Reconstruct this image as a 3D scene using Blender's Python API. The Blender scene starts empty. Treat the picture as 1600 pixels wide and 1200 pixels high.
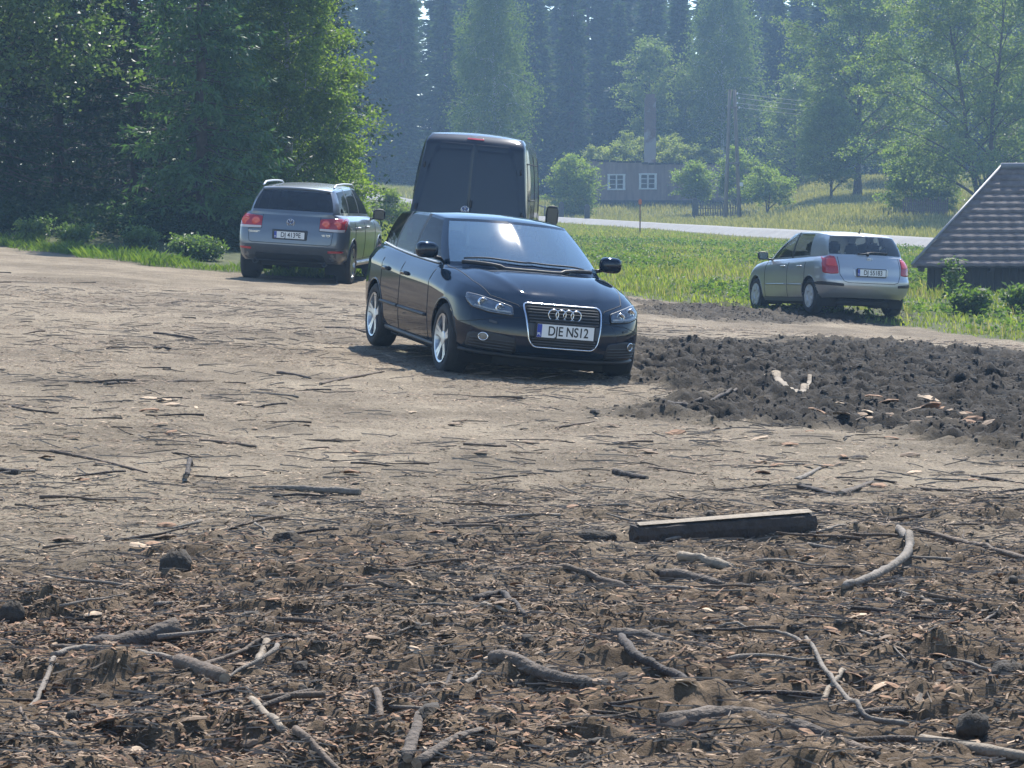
import bpy, bmesh, math, random
import numpy as np
from mathutils import Vector, Matrix
from mathutils.bvhtree import BVHTree

C = bpy.context.scene.collection
R = math.radians
random.seed(7)
RNG = np.random.default_rng(11)

# ------------------------------------------------------------------ camera model (photograph: 1600 x 1200)
FPX = 3690.0
PITCH = math.atan(300.0 / FPX)
CAMZ = 1.6
def ray(px, py):
    u = (px - 800) / FPX; v = -(py - 600) / FPX
    c, s = math.cos(PITCH), math.sin(PITCH)
    return Vector((u, c + v * s, v * c - s))
def at(px, py, Y):
    d = ray(px, py)
    return Vector((0, 0, CAMZ)) + d * (Y / d.y)

# ------------------------------------------------------------------ noise
def _hash(ix, iy, seed):
    n = (ix.astype(np.int64) * 374761393 + iy.astype(np.int64) * 668265263 + seed * 1274126177) & 0xFFFFFFFF
    n = ((n ^ (n >> 13)) * 1274126177) & 0xFFFFFFFF
    n = (n ^ (n >> 16)) & 0xFFFFFF
    return n / float(0xFFFFFF)
def vnoise(x, y, seed=0):
    x = np.asarray(x, float); y = np.asarray(y, float)
    ix = np.floor(x); iy = np.floor(y)
    fx = x - ix; fy = y - iy
    ux = fx * fx * fx * (fx * (fx * 6 - 15) + 10); uy = fy * fy * fy * (fy * (fy * 6 - 15) + 10)
    a = _hash(ix, iy, seed); b = _hash(ix + 1, iy, seed); c = _hash(ix, iy + 1, seed); d = _hash(ix + 1, iy + 1, seed)
    return (a * (1 - ux) + b * ux) * (1 - uy) + (c * (1 - ux) + d * ux) * uy
def fbm(x, y, octv=4, seed=0, gain=.5):
    t = 0; amp = 1; tot = 0
    for o in range(octv):
        ca, sa = math.cos(o * 1.1), math.sin(o * 1.1)
        t = t + amp * vnoise((x * ca - y * sa) * 2 ** o + 17.3 * o, (x * sa + y * ca) * 2 ** o - 9.1 * o, seed + o)
        tot += amp; amp *= gain
    return t / tot
def ss(a, b, x):
    t = np.clip((np.asarray(x, float) - a) / (b - a), 0, 1)
    return t * t * (3 - 2 * t)
def pchip(xs, ys):
    xs = np.asarray(xs, float); ys = np.asarray(ys, float)
    o = np.argsort(xs); xs = xs[o]; ys = ys[o]
    h = np.diff(xs); dl = np.diff(ys) / h
    n = len(xs); m = np.zeros(n)
    for i in range(1, n - 1):
        if dl[i - 1] * dl[i] > 0:
            w1 = 2 * h[i] + h[i - 1]; w2 = h[i] + 2 * h[i - 1]
            m[i] = (w1 + w2) / (w1 / dl[i - 1] + w2 / dl[i])
    m[0] = dl[0]; m[-1] = dl[-1]
    def f(x):
        x = np.clip(np.asarray(x, float), xs[0], xs[-1])
        k = np.clip(np.searchsorted(xs, x, side='right') - 1, 0, n - 2)
        t = (x - xs[k]) / h[k]
        return ((1 + 2 * t) * (1 - t) ** 2 * ys[k] + t * (1 - t) ** 2 * h[k] * m[k] + t * t * (3 - 2 * t) * ys[k + 1] + t * t * (t - 1) * h[k] * m[k + 1])
    return f

# ------------------------------------------------------------------ objects
def tag(o, label=None, cat=None, group=None, kind=None):
    if label: o['label'] = label
    if cat: o['category'] = cat
    if group: o['group'] = group
    if kind: o['kind'] = kind
    return o
def empty(name, loc=(0, 0, 0), rz=0, parent=None):
    o = bpy.data.objects.new(name, None); C.objects.link(o)
    o.empty_display_size = .2
    o.location = loc; o.rotation_euler = (0, 0, rz)
    if parent: o.parent = parent
    return o
def link(name, me, parent=None):
    o = bpy.data.objects.new(name, me); C.objects.link(o)
    if parent: o.parent = parent
    return o
def np_mesh(name, V, F, mat=None, smooth=False, attrs=None):
    V = np.ascontiguousarray(V, dtype=np.float32); F = np.ascontiguousarray(F, dtype=np.int32)
    me = bpy.data.meshes.new(name)
    me.vertices.add(len(V)); me.vertices.foreach_set('co', V.ravel())
    me.loops.add(F.size); me.loops.foreach_set('vertex_index', F.ravel())
    me.polygons.add(len(F)); me.polygons.foreach_set('loop_start', np.arange(0, F.size, F.shape[1], dtype=np.int32))
    me.update(calc_edges=True)
    me.polygons.foreach_set('use_smooth', np.full(len(F), smooth))
    if attrs:
        for k, a in attrs.items():
            at_ = me.attributes.new(k, 'FLOAT', 'POINT'); at_.data.foreach_set('value', np.asarray(a, np.float32))
    if mat: me.materials.append(mat)
    me.validate()
    return me
class MB:
    """collects shapes into one mesh"""
    def __init__(s): s.v = []; s.f = []
    def add(s, vs, fs):
        n = len(s.v); s.v.extend([tuple(p) for p in vs]); s.f.extend([tuple(i + n for i in f) for f in fs]); return s
    def box(s, c, d, rot=None, taper=1.0):
        x, y, z = d[0] / 2, d[1] / 2, d[2] / 2
        vs = [Vector((a * x * (taper if k > 0 else 1), b * y * (taper if k > 0 else 1), k * z)) for k in (-1, 1) for b in (-1, 1) for a in (-1, 1)]
        if rot is not None: vs = [rot @ p for p in vs]
        return s.add([p + Vector(c) for p in vs], [(0, 2, 3, 1), (4, 5, 7, 6), (0, 1, 5, 4), (2, 6, 7, 3), (0, 4, 6, 2), (1, 3, 7, 5)])
    def tube(s, pts, rad, n=8, cap=True, flat=1.0):
        pts = [Vector(p) for p in pts]; m = len(pts)
        if not hasattr(rad, '__len__'): rad = [rad] * m
        vs = []; up = None
        for i, p in enumerate(pts):
            t = (pts[min(i + 1, m - 1)] - pts[max(i - 1, 0)])
            if t.length < 1e-9: t = Vector((0, 0, 1))
            t.normalize()
            if up is None:
                up = Vector((0, 0, 1)) if abs(t.z) < .9 else Vector((1, 0, 0))
            a = t.cross(up)
            if a.length < 1e-6: a = t.orthogonal()
            a.normalize(); b = a.cross(t).normalized(); up = b
            for k in range(n):
                an = 2 * math.pi * k / n
                vs.append(p + (a * math.cos(an) + b * math.sin(an) * flat) * rad[i])
        fs = [(i * n + k, i * n + (k + 1) % n, (i + 1) * n + (k + 1) % n, (i + 1) * n + k) for i in range(m - 1) for k in range(n)]
        if cap: fs += [tuple(range(n))[::-1], tuple((m - 1) * n + k for k in range(n))]
        return s.add(vs, fs)
    def loop_tube(s, pts, r, n=6):
        pts = [Vector(p) for p in pts]; m = len(pts); vs = []
        for i, p in enumerate(pts):
            t = (pts[(i + 1) % m] - pts[i - 1]).normalized()
            a = t.orthogonal().normalized() if abs(t.x) > .9 else t.cross(Vector((1, 0, 0))).normalized()
            b = t.cross(a)
            vs += [p + (a * math.cos(2 * math.pi * k / n) + b * math.sin(2 * math.pi * k / n)) * r for k in range(n)]
        return s.add(vs, [(i * n + k, i * n + (k + 1) % n, ((i + 1) % m) * n + (k + 1) % n, ((i + 1) % m) * n + k) for i in range(m) for k in range(n)])
    def lathe(s, prof, n=32, axis='y', c=(0, 0, 0)):
        vs = []
        for r, h in prof:
            for k in range(n):
                a = 2 * math.pi * k / n
                q = (r * math.cos(a), h, r * math.sin(a)) if axis == 'y' else (r * math.cos(a), r * math.sin(a), h) if axis == 'z' else (h, r * math.cos(a), r * math.sin(a))
                vs.append(Vector(q) + Vector(c))
        m = len(prof)
        fs = [(i * n + k, i * n + (k + 1) % n, (i + 1) * n + (k + 1) % n, (i + 1) * n + k) for i in range(m - 1) for k in range(n)]
        return s.add(vs, fs)
    def grid(s, P):
        """P[i][j] points"""
        a, b = len(P), len(P[0])
        return s.add([p for row in P for p in row], [(i * b + j, i * b + j + 1, (i + 1) * b + j + 1, (i + 1) * b + j) for i in range(a - 1) for j in range(b - 1)])
    def ball(s, c, r, n=12, m=8, bumpy=0, seed=0):
        rr = random.Random(seed); vs = []; c = Vector(c)
        r = r if hasattr(r, '__len__') else (r, r, r)
        for i in range(m + 1):
            th = math.pi * i / m
            for k in range(n):
                a = 2 * math.pi * k / n; q = 1 + bumpy * (rr.random() - .5)
                vs.append(c + Vector((math.sin(th) * math.cos(a) * r[0] * q, math.sin(th) * math.sin(a) * r[1] * q, math.cos(th) * r[2] * q)))
        return s.add(vs, [(i * n + k, (i + 1) * n + k, (i + 1) * n + (k + 1) % n, i * n + (k + 1) % n) for i in range(m) for k in range(n)])
    def mesh(s, name, mat=None, smooth=True, weld=0, bevel=0, sub=0, recalc=True):
        me = bpy.data.meshes.new(name); me.from_pydata(s.v, [], s.f)
        bm = bmesh.new(); bm.from_mesh(me)
        if weld: bmesh.ops.remove_doubles(bm, verts=bm.verts, dist=weld)
        if bevel:
            bmesh.ops.bevel(bm, geom=[e for e in bm.edges if len(e.link_faces) == 2 and e.calc_face_angle(0) > .5], offset=bevel, segments=2, affect='EDGES')
        if sub: bmesh.ops.subdivide_edges(bm, edges=bm.edges, cuts=sub, use_grid_fill=True)
        if recalc: bmesh.ops.recalc_face_normals(bm, faces=bm.faces)
        for f in bm.faces: f.smooth = smooth
        bm.to_mesh(me); bm.free()
        if mat: me.materials.append(mat)
        return me
    def build(s, name, mat=None, parent=None, **k):
        return link(name, s.mesh(name, mat, **k), parent)

# ------------------------------------------------------------------ materials
def nodes(m):
    m.use_nodes = True
    nt = m.node_tree
    return nt, nt.nodes, nt.links
def mat(name, col, rough=.5, metal=0, coat=0, coat_rough=.03, spec=.5, var=0, vscale=8, bump=0, bscale=40, island=0, trans=0, emit=None, stretch=None):
    m = bpy.data.materials.new(name); nt, N, L = nodes(m)
    b = N['Principled BSDF']
    b.inputs['Base Color'].default_value = (*col, 1); b.inputs['Roughness'].default_value = rough
    b.inputs['Metallic'].default_value = metal; b.inputs['Coat Weight'].default_value = coat; b.inputs['Coat Roughness'].default_value = coat_rough
    b.inputs['Specular IOR Level'].default_value = spec
    tc = N.new('ShaderNodeTexCoord'); mp = N.new('ShaderNodeMapping'); L.new(tc.outputs['Object'], mp.inputs[0])
    if stretch: mp.inputs['Scale'].default_value = stretch
    src = None
    if var:
        n = N.new('ShaderNodeTexNoise'); n.inputs['Scale'].default_value = vscale; n.inputs['Detail'].default_value = 6; n.inputs['Roughness'].default_value = .65
        L.new(mp.outputs[0], n.inputs['Vector']); src = n.outputs['Fac']
        r = N.new('ShaderNodeMapRange'); r.inputs[1].default_value = .3; r.inputs[2].default_value = .7; r.inputs[3].default_value = 1 - var; r.inputs[4].default_value = 1 + var
        L.new(src, r.inputs[0]); fac = r.outputs[0]
    if island:
        g = N.new('ShaderNodeNewGeometry'); r2 = N.new('ShaderNodeMapRange'); r2.inputs[3].default_value = 1 - island; r2.inputs[4].default_value = 1 + island
        L.new(g.outputs['Random Per Island'], r2.inputs[0])
        if var:
            mm = N.new('ShaderNodeMath'); mm.operation = 'MULTIPLY'; L.new(fac, mm.inputs[0]); L.new(r2.outputs[0], mm.inputs[1]); fac = mm.outputs[0]
        else: fac = r2.outputs[0]
    if var or island:
        h = N.new('ShaderNodeVectorMath'); h.operation = 'SCALE'; h.inputs[0].default_value = col; L.new(fac, h.inputs['Scale'])
        L.new(h.outputs[0], b.inputs['Base Color'])
    if bump:
        n2 = N.new('ShaderNodeTexNoise'); n2.inputs['Scale'].default_value = bscale; n2.inputs['Detail'].default_value = 5
        L.new(mp.outputs[0], n2.inputs['Vector'])
        bp = N.new('ShaderNodeBump'); bp.inputs['Strength'].default_value = bump; bp.inputs['Distance'].default_value = .02
        L.new(n2.outputs['Fac'], bp.inputs['Height']); L.new(bp.outputs[0], b.inputs['Normal'])
    return m
def leafmat(name, c1, c2, trans=.45, rough=.45, tcol=None, spec=.5):
    """leaf: diffuse-glossy face plus light let through from behind; colour differs from leaf to leaf"""
    m = bpy.data.materials.new(name); nt, N, L = nodes(m)
    b = N['Principled BSDF']; out = N['Material Output']; b.inputs['Specular IOR Level'].default_value = spec
    g = N.new('ShaderNodeNewGeometry'); mx = N.new('ShaderNodeMix'); mx.data_type = 'RGBA'
    mx.inputs['A'].default_value = (*c1, 1); mx.inputs['B'].default_value = (*c2, 1)
    L.new(g.outputs['Random Per Island'], mx.inputs['Factor'])
    L.new(mx.outputs['Result'], b.inputs['Base Color']); b.inputs['Roughness'].default_value = rough
    t = N.new('ShaderNodeBsdfTranslucent'); tc = N.new('ShaderNodeMix'); tc.data_type = 'RGBA'; tc.blend_type = 'MULTIPLY'; tc.inputs['Factor'].default_value = 1
    L.new(mx.outputs['Result'], tc.inputs['A']); tc.inputs['B'].default_value = (*(tcol or (1.7, 1.8, .7)), 1)
    L.new(tc.outputs['Result'], t.inputs['Color'])
    ms = N.new('ShaderNodeMixShader'); ms.inputs[0].default_value = trans
    L.new(b.outputs[0], ms.inputs[1]); L.new(t.outputs[0], ms.inputs[2]); L.new(ms.outputs[0], out.inputs['Surface'])
    return m
def glassmat(name, tint=(.55, .65, .66), dust=.06, rough=.02, blend=.28, dcol=(.45, .45, .43), fmax=1.0):
    """car glass seen as one sheet: mirror by Fresnel over a tinted clear pane with a little dust"""
    m = bpy.data.materials.new(name); nt, N, L = nodes(m); out = N['Material Output']; N.remove(N['Principled BSDF'])
    tr = N.new('ShaderNodeBsdfTransparent'); tr.inputs[0].default_value = (*tint, 1)
    gl = N.new('ShaderNodeBsdfAnisotropic'); gl.inputs['Roughness'].default_value = rough; gl.inputs['Color'].default_value = (1, 1, 1, 1)
    df = N.new('ShaderNodeBsdfDiffuse'); df.inputs[0].default_value = (*dcol, 1)
    fr = N.new('ShaderNodeLayerWeight'); fr.inputs['Blend'].default_value = blend
    mr = N.new('ShaderNodeMapRange'); mr.inputs[3].default_value = .05; mr.inputs[4].default_value = fmax
    L.new(fr.outputs['Fresnel'], mr.inputs[0])
    a = N.new('ShaderNodeMixShader'); a.inputs[0].default_value = dust; L.new(tr.outputs[0], a.inputs[1]); L.new(df.outputs[0], a.inputs[2])
    c = N.new('ShaderNodeMixShader'); L.new(mr.outputs[0], c.inputs[0]); L.new(a.outputs[0], c.inputs[1]); L.new(gl.outputs[0], c.inputs[2])
    L.new(c.outputs[0], out.inputs['Surface'])
    return m
def paint(name, col, metal=.4, rough=.35, coat_rough=.04, dust=(.3, .26, .2), dustamt=.12, spec=.25):
    m = mat(name, col, rough=rough, metal=metal, coat=.85, coat_rough=coat_rough, spec=spec)
    nt, N, L = nodes(m); b = N['Principled BSDF']
    tc = N.new('ShaderNodeTexCoord'); n = N.new('ShaderNodeTexNoise'); n.inputs['Scale'].default_value = 5; n.inputs['Detail'].default_value = 8
    L.new(tc.outputs['Object'], n.inputs['Vector'])
    sp = N.new('ShaderNodeSeparateXYZ'); L.new(tc.outputs['Object'], sp.inputs[0])
    lo = N.new('ShaderNodeMapRange'); lo.inputs[1].default_value = .8; lo.inputs[2].default_value = .2; lo.inputs[3].default_value = .15; lo.inputs[4].default_value = 1.4
    L.new(sp.outputs['Z'], lo.inputs[0])
    nn = N.new('ShaderNodeMapRange'); nn.inputs[1].default_value = .35; nn.inputs[2].default_value = .75; nn.inputs[3].default_value = 0; nn.inputs[4].default_value = dustamt
    L.new(n.outputs['Fac'], nn.inputs[0])
    mu = N.new('ShaderNodeMath'); mu.operation = 'MULTIPLY'; mu.use_clamp = True; L.new(lo.outputs[0], mu.inputs[0]); L.new(nn.outputs[0], mu.inputs[1])
    mx = N.new('ShaderNodeMix'); mx.data_type = 'RGBA'; mx.inputs['A'].default_value = (*col, 1); mx.inputs['B'].default_value = (*dust, 1)
    L.new(mu.outputs[0], mx.inputs['Factor']); L.new(mx.outputs['Result'], b.inputs['Base Color'])
    cr = N.new('ShaderNodeMapRange'); cr.inputs[3].default_value = coat_rough; cr.inputs[4].default_value = .5; L.new(mu.outputs[0], cr.inputs[0]); L.new(cr.outputs[0], b.inputs['Coat Roughness'])
    return m

def text_mesh(name, s, size, mat_, depth=.002, bold=0.0):
    cu = bpy.data.curves.new(name, 'FONT'); cu.body = s; cu.size = size; cu.extrude = depth; cu.align_x = 'CENTER'; cu.align_y = 'CENTER'; cu.offset = bold
    o = bpy.data.objects.new(name, cu); C.objects.link(o)
    dg = bpy.context.evaluated_depsgraph_get(); dg.update()
    me = bpy.data.meshes.new_from_object(o.evaluated_get(dg))
    bpy.data.objects.remove(o); bpy.data.curves.remove(cu)
    me.materials.clear(); me.materials.append(mat_); me.name = name
    return me
# ------------------------------------------------------------------ terrain
_bx = np.array([-60, -30, -10.6, -6, -3.6, -1.5, .5, 2, 3.6, 5.2, 6.9, 7.6, 8.6, 12, 30, 60.])
_by = np.array([64, 60, 48.8, 43.4, 42.6, 45, 46, 44.5, 43.4, 41.8, 39.6, 36.6, 34.0, 29, 14, 0.])
def bound(x): return np.interp(x, _bx, _by)
def terrain(x, y):
    x = np.asarray(x, float); y = np.asarray(y, float)
    lat = -.057 * np.clip(x, -14, 9) * ss(9, 19, y) * (1 - .65 * ss(48, 75, y) * (x > 0))
    mid = -.03 * ss(9, 20, y) - .115 * ss(26, 40, y) - .12 * ss(45, 70, y)
    far = 1.05 * ss(162, 186, y) + 1.6 * ss(186, 240, y) + .5 * ss(10, 40, x) * ss(90, 150, y)
    far = far + 1.7 * ss(100, 175, y) * ss(.095, .135, x / np.maximum(y, 1)) * (1 - .6 * ss(186, 240, y))
    far = far - .14 * ss(.5, 3.2, x) * ss(29, 36, y) * (1 - ss(47, 60, y))
    return lat + mid + far + .55 * ss(-2, -9, x) * ss(47, 60, y)
def mesh_poly_dist(px, py, poly):
    """signed distance (inside > 0) of points to a polygon"""
    px = np.asarray(px, float); py = np.asarray(py, float)
    d = np.full(px.shape, 1e9); ins = np.zeros(px.shape, bool)
    n = len(poly)
    for i in range(n):
        ax, ay = poly[i]; bx, by = poly[(i + 1) % n]
        ex, ey = bx - ax, by - ay
        t = np.clip(((px - ax) * ex + (py - ay) * ey) / (ex * ex + ey * ey), 0, 1)
        d = np.minimum(d, np.hypot(px - ax - t * ex, py - ay - t * ey))
        cond = ((ay > py) != (by > py)) & (px < (bx - ax) * (py - ay) / (by - ay + 1e-12) + ax)
        ins ^= cond
    return np.where(ins, d, -d)
def hit(px, py, fn=terrain):
    d = ray(px, py); lo, hi = 3.0, 400.0
    for k in range(60):
        mid = (lo + hi) / 2; p = Vector((0, 0, CAMZ)) + d * (mid / d.y)
        if p.z > float(fn(p.x, p.y)): lo = mid
        else: hi = mid
    return Vector((0, 0, CAMZ)) + d * (lo / d.y)
_mudpx = [(988, 536), (1130, 532), (1400, 538), (1600, 552), (1760, 570), (1760, 720), (1600, 705), (1420, 690), (1220, 668), (1060, 648), (1010, 600)]
MUD = [tuple(hit(*p).xy) for p in _mudpx]
_mud2px = [(985, 470), (1080, 476), (1180, 480), (1290, 482), (1430, 488), (1460, 499), (1300, 509), (1170, 505), (1040, 497), (990, 488)]
MUD2 = [tuple(hit(*p).xy) for p in _mud2px]
_holes = [(hit(1480, 622).xy, .32, .16), (hit(1560, 1070).xy, .12, .07), (hit(1240, 1000).xy, .14, .06)]
# small heaped clods of the foreground: (pixel, radius m, height m)
_heaps = [((940, 838), .22, .05), ((1310, 835), .28, .05), ((650, 808), .25, .05), ((160, 880), .15, .05), ((1250, 930), .3, .05), ((380, 880), .12, .03), ((870, 860), .2, .04),
          ((1480, 1010), .25, .06), ((560, 860), .2, .035), ((430, 802), .2, .03), ((1100, 1120), .35, .07), ((700, 1120), .3, .05), ((160, 1110), .25, .05)]
HEAPS = [(hit(*p).xy, r, h) for p, r, h in _heaps]
def masks(x, y):
    x = np.asarray(x, float); y = np.asarray(y, float)
    w = (fbm(x * .9, y * .9, 3, 5) - .5)
    grass = ss(-.25, .35, y - bound(x) + w * 1.6)
    mud = ss(-.55, .75, mesh_poly_dist(x, y, MUD) + w * 2.2)
    mud2 = ss(-.3, .4, mesh_poly_dist(x, y, MUD2) + w * 1.6)
    lit = ss(12.6, 9.1, y + w * 4 + (fbm(x * 3.3, y * 3.3, 3, 15) - .5) * 2.4 - .45 * np.clip(x, -4, 3))
    return grass, np.maximum(mud, mud2 * .85), lit
def relief(x, y):
    """height of the ground with its lumps"""
    x = np.asarray(x, float); y = np.asarray(y, float)
    grass, mud, lit = masks(x, y)
    z = terrain(x, y)
    near = 1 - ss(50, 70, y)
    z = z + near * ((fbm(x * .8, y * .8, 3, 21) - .5) * .07 + (fbm(x * 5, y * 9, 3, 31) - .5) * .028 + (fbm(x * 20, y * 26, 2, 35) - .5) * .008)
    rid2 = 1 - np.abs(2 * fbm(x * 2.1, y * 2.6, 3, 41, .55) - 1)
    z = z + mud * (.02 + (rid2 - .75) * .20 + (fbm(x * 4.4, y * 4.4, 3, 45, .6) - .5) * .21 + (fbm(x * 16, y * 16, 3, 48, .6) - .5) * .085)
    for (c, r, h) in _holes: z = z - h * np.exp(-(((x - c.x) / r) ** 2 + ((y - c.y) / r) ** 2))
    for (c, r, h) in HEAPS: z = z + .6 * h * np.exp(-(((x - c.x) / r) ** 2 + ((y - c.y) / (r * .8)) ** 2)) * (.5 + fbm(x * 14, y * 14, 3, 47))
    z = z + lit * ((fbm(x * 2.2, y * 3.4, 4, 51, .5) - .5) * .17 + (fbm(x * 11, y * 15, 3, 55, .55) - .5) * .060 + (.4 - np.abs(fbm(x * 5, y * 8, 2, 57) - .5) * 4) * .018)
    return z
def rz(x, y): return float(relief(np.array([x]), np.array([y]))[0])
def gp(px, py):
    """the point of the ground seen at a pixel of the photograph"""
    p = hit(px, py); return Vector((p.x, p.y, rz(p.x, p.y)))

def spaced(a, segs):
    out = [a]
    for end, step in segs:
        n = max(1, int(round(abs(end - out[-1]) / step))); out += list(np.linspace(out[-1], end, n + 1)[1:])
    return np.array(out)
def grow(a, end, s0, k):
    out = []; s = s0; x = a
    while x < end: x += s; s *= k; out.append(min(x, end))
    return np.array(out)
xp = spaced(0, [(2.8, .019), (5.6, .035)]); xp = np.concatenate([xp, grow(5.6, 330, .05, 1.08)])
xs = np.concatenate([-xp[:0:-1], xp])
ys = np.concatenate([np.linspace(-60, 4, 30), spaced(4.05, [(5.6, .06), (13.5, .018), (28, .045), (48, .12)]), grow(48, 520, .16, 1.05)])
gx, gy = np.meshgrid(xs, ys)
gz = relief(gx.ravel(), gy.ravel())
grass_m, mud_m, lit_m = masks(gx.ravel(), gy.ravel())
nx, ny = len(xs), len(ys)
idx = np.arange(nx * ny).reshape(ny, nx)
GF = np.stack([idx[:-1, :-1].ravel(), idx[:-1, 1:].ravel(), idx[1:, 1:].ravel(), idx[1:, :-1].ravel()], 1)

gm = bpy.data.materials.new('earth'); nt, N, L = nodes(gm); b = N['Principled BSDF']
def attr(n):
    a = N.new('ShaderNodeAttribute'); a.attribute_name = n; return a.outputs['Fac']
tc = N.new('ShaderNodeTexCoord')
def noise(scale, det=6, rough=.6, stretch=None):
    n = N.new('ShaderNodeTexNoise'); n.inputs['Scale'].default_value = scale; n.inputs['Detail'].default_value = det; n.inputs['Roughness'].default_value = rough
    mp = N.new('ShaderNodeMapping'); L.new(tc.outputs['Object'], mp.inputs[0]); L.new(mp.outputs[0], n.inputs['Vector'])
    if stretch: mp.inputs['Scale'].default_value = stretch
    return n.outputs['Fac']
def ramp(f, stops):
    r = N.new('ShaderNodeValToRGB'); L.new(f, r.inputs[0])
    while len(r.color_ramp.elements) < len(stops): r.color_ramp.elements.new(.5)
    for e, (p, c) in zip(r.color_ramp.elements, stops): e.position = p; e.color = (*c, 1)
    return r.outputs['Color']
def mixc(f, a, c, mode='MIX'):
    m = N.new('ShaderNodeMix'); m.data_type = 'RGBA'; m.blend_type = mode
    if isinstance(f, float): m.inputs['Factor'].default_value = f
    else: L.new(f, m.inputs['Factor'])
    L.new(a, m.inputs['A']); L.new(c, m.inputs['B']); return m.outputs['Result']
dirt = ramp(noise(1.3, 8, .7), [(.3, (.165, .130, .088)), (.5, (.240, .192, .132)), (.68, (.305, .250, .175))])
speck = ramp(noise(48, 4, .7, (1, .6, 1)), [(.36, (.42, .40, .38)), (.47, (.93, .93, .93)), (.62, (1.02, 1.02, 1.02)), (.72, (1.35, 1.32, 1.28))])
dirt = mixc(1.0, dirt, speck, 'MULTIPLY')
damp = ramp(noise(.55, 5, .65), [(.42, (1, 1, 1)), (.62, (.62, .6, .57))])
dirt = mixc(1.0, dirt, damp, 'MULTIPLY')
mud = ramp(noise(5, 8, .7), [(.3, (.011, .009, .0065)), (.5, (.024, .019, .014)), (.72, (.062, .050, .037))])
lit = ramp(noise(9, 8, .75), [(.28, (.040, .026, .015)), (.45, (.098, .067, .040)), (.60, (.175, .122, .075)), (.75, (.29, .200, .120))])
sod = ramp(noise(2.5, 6), [(.3, (.035, .045, .016)), (.6, (.075, .085, .03)), (.8, (.14, .12, .055))])
col = mixc(attr('litter'), dirt, lit); col = mixc(attr('mud'), col, mud); col = mixc(attr('turf'), col, sod)
L.new(col, b.inputs['Base Color']); b.inputs['Roughness'].default_value = .92; b.inputs['Specular IOR Level'].default_value = .25
bp = N.new('ShaderNodeBump'); bp.inputs['Strength'].default_value = .75; bp.inputs['Distance'].default_value = .03
L.new(noise(26, 8, .72, (1, .8, 1)), bp.inputs['Height'])
bp2 = N.new('ShaderNodeBump'); bp2.inputs['Strength'].default_value = .5; bp2.inputs['Distance'].default_value = .012
L.new(noise(110, 4, .7), bp2.inputs['Height']); L.new(bp.outputs[0], bp2.inputs['Normal']); L.new(bp2.outputs[0], b.inputs['Normal'])
ground = link('ground', np_mesh('ground', np.stack([gx.ravel(), gy.ravel(), gz], 1), GF, gm, True, {'turf': grass_m, 'mud': mud_m, 'litter': lit_m}))
tag(ground, 'bare brown dirt clearing with muddy churned patches and grassy edges', 'ground', kind='structure')

# the paved road that runs away behind the field
RC = []
for pxy in [(1720, 402), (1450, 384), (1330, 376), (1200, 368), (1100, 361), (1000, 354.5), (900, 348), (860, 345.5), (840, 344.3)]:
    RC.append(hit(*pxy))
road_c = [Vector((p.x, p.y)) for p in RC]
road_c = [road_c[0] + (road_c[0] - road_c[1]) * 2] + road_c + [road_c[-1] + Vector((-22, 22))]
def road_frame():
    out = []
    for i, p in enumerate(road_c):
        t = (road_c[min(i + 1, len(road_c) - 1)] - road_c[max(i - 1, 0)]).normalized(); out.append((p, Vector((t.y, -t.x))))
    return out
RW = 1.35
mb = MB(); rows = []
fr = road_frame()
for i in range(len(fr) - 1):
    for k in range(12):
        t = k / 12; p = fr[i][0].lerp(fr[i + 1][0], t); n = fr[i][1].lerp(fr[i + 1][1], t)
        rows.append([(p.x + n.x * w, p.y + n.y * w, float(terrain(p.x + n.x * w, p.y + n.y * w)) + .24 + (.04 if abs(w) < RW else -.3)) for w in (-RW - .3, -RW, -RW / 2, 0, RW / 2, RW, RW + .3)])
mb.grid(rows)
asph = mat('asphalt', (.17, .168, .166), .85, var=.18, vscale=1.5, bump=.3, bscale=60)
road = mb.build('road', asph); tag(road, 'narrow sunlit grey asphalt road crossing behind the field', 'road', kind='structure')
# ------------------------------------------------------------------ car building
M = {}
M['tyre'] = mat('tyre rubber', (.022, .022, .022), .85, var=.3, vscale=14, bump=.3, bscale=60)
M['black'] = mat('black plastic', (.018, .018, .019), .55, var=.15)
M['dark'] = mat('dark cavity', (.010, .010, .010), .8)
M['trim'] = mat('grey trim', (.05, .052, .055), .6, var=.15)
M['chrome'] = mat('chrome', (.62, .64, .67), .22, metal=1)
M['mirror'] = mat('dim mirror', (.06, .07, .08), .15, metal=1)  # dark colour stands in for dark surroundings that the mirror would reflect
M['alloy'] = mat('alloy rim', (.52, .53, .55), .32, metal=.85, var=.15)
M['silver'] = mat('silver plastic', (.55, .56, .57), .4, metal=.3)
M['seat'] = mat('seat cloth', (.03, .03, .033), .85, var=.2, vscale=30)
M['plate'] = mat('plate white', (.72, .73, .72), .45)
M['eu'] = mat('plate blue', (.02, .05, .32), .45)
M['ink'] = mat('plate black', (.012, .012, .012), .5)
M['red'] = mat('red lamp glass', (.36, .012, .016), .12, coat=.6, var=.2, vscale=40)
M['redlit'] = mat('bright red lamp glass', (.62, .05, .04), .12, coat=.6)
M['clearlamp'] = mat('pale lamp glass', (.55, .5, .48), .15, coat=.6)
M['lampbed'] = mat('lamp reflector', (.22, .24, .26), .22, metal=.7, var=.3, vscale=18)
M['glass'] = glassmat('car glass', (.72, .82, .80), .03, .02)
M['screen'] = glassmat('windscreen glass', (.55, .68, .76), .17, .028, .42, (.27, .50, .76))  # blue diffuse film paints pale sky glare into the glass, beyond its dust
M['darkglass'] = glassmat('tinted car glass', (.06, .07, .075), .03, .02, .17, (.3, .3, .3), .35)
M['vanglass'] = mat('black van glass', (.012, .016, .024), .12, spec=.55)
M['lens'] = glassmat('lamp cover', (.85, .88, .9), .03, .02)
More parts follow.
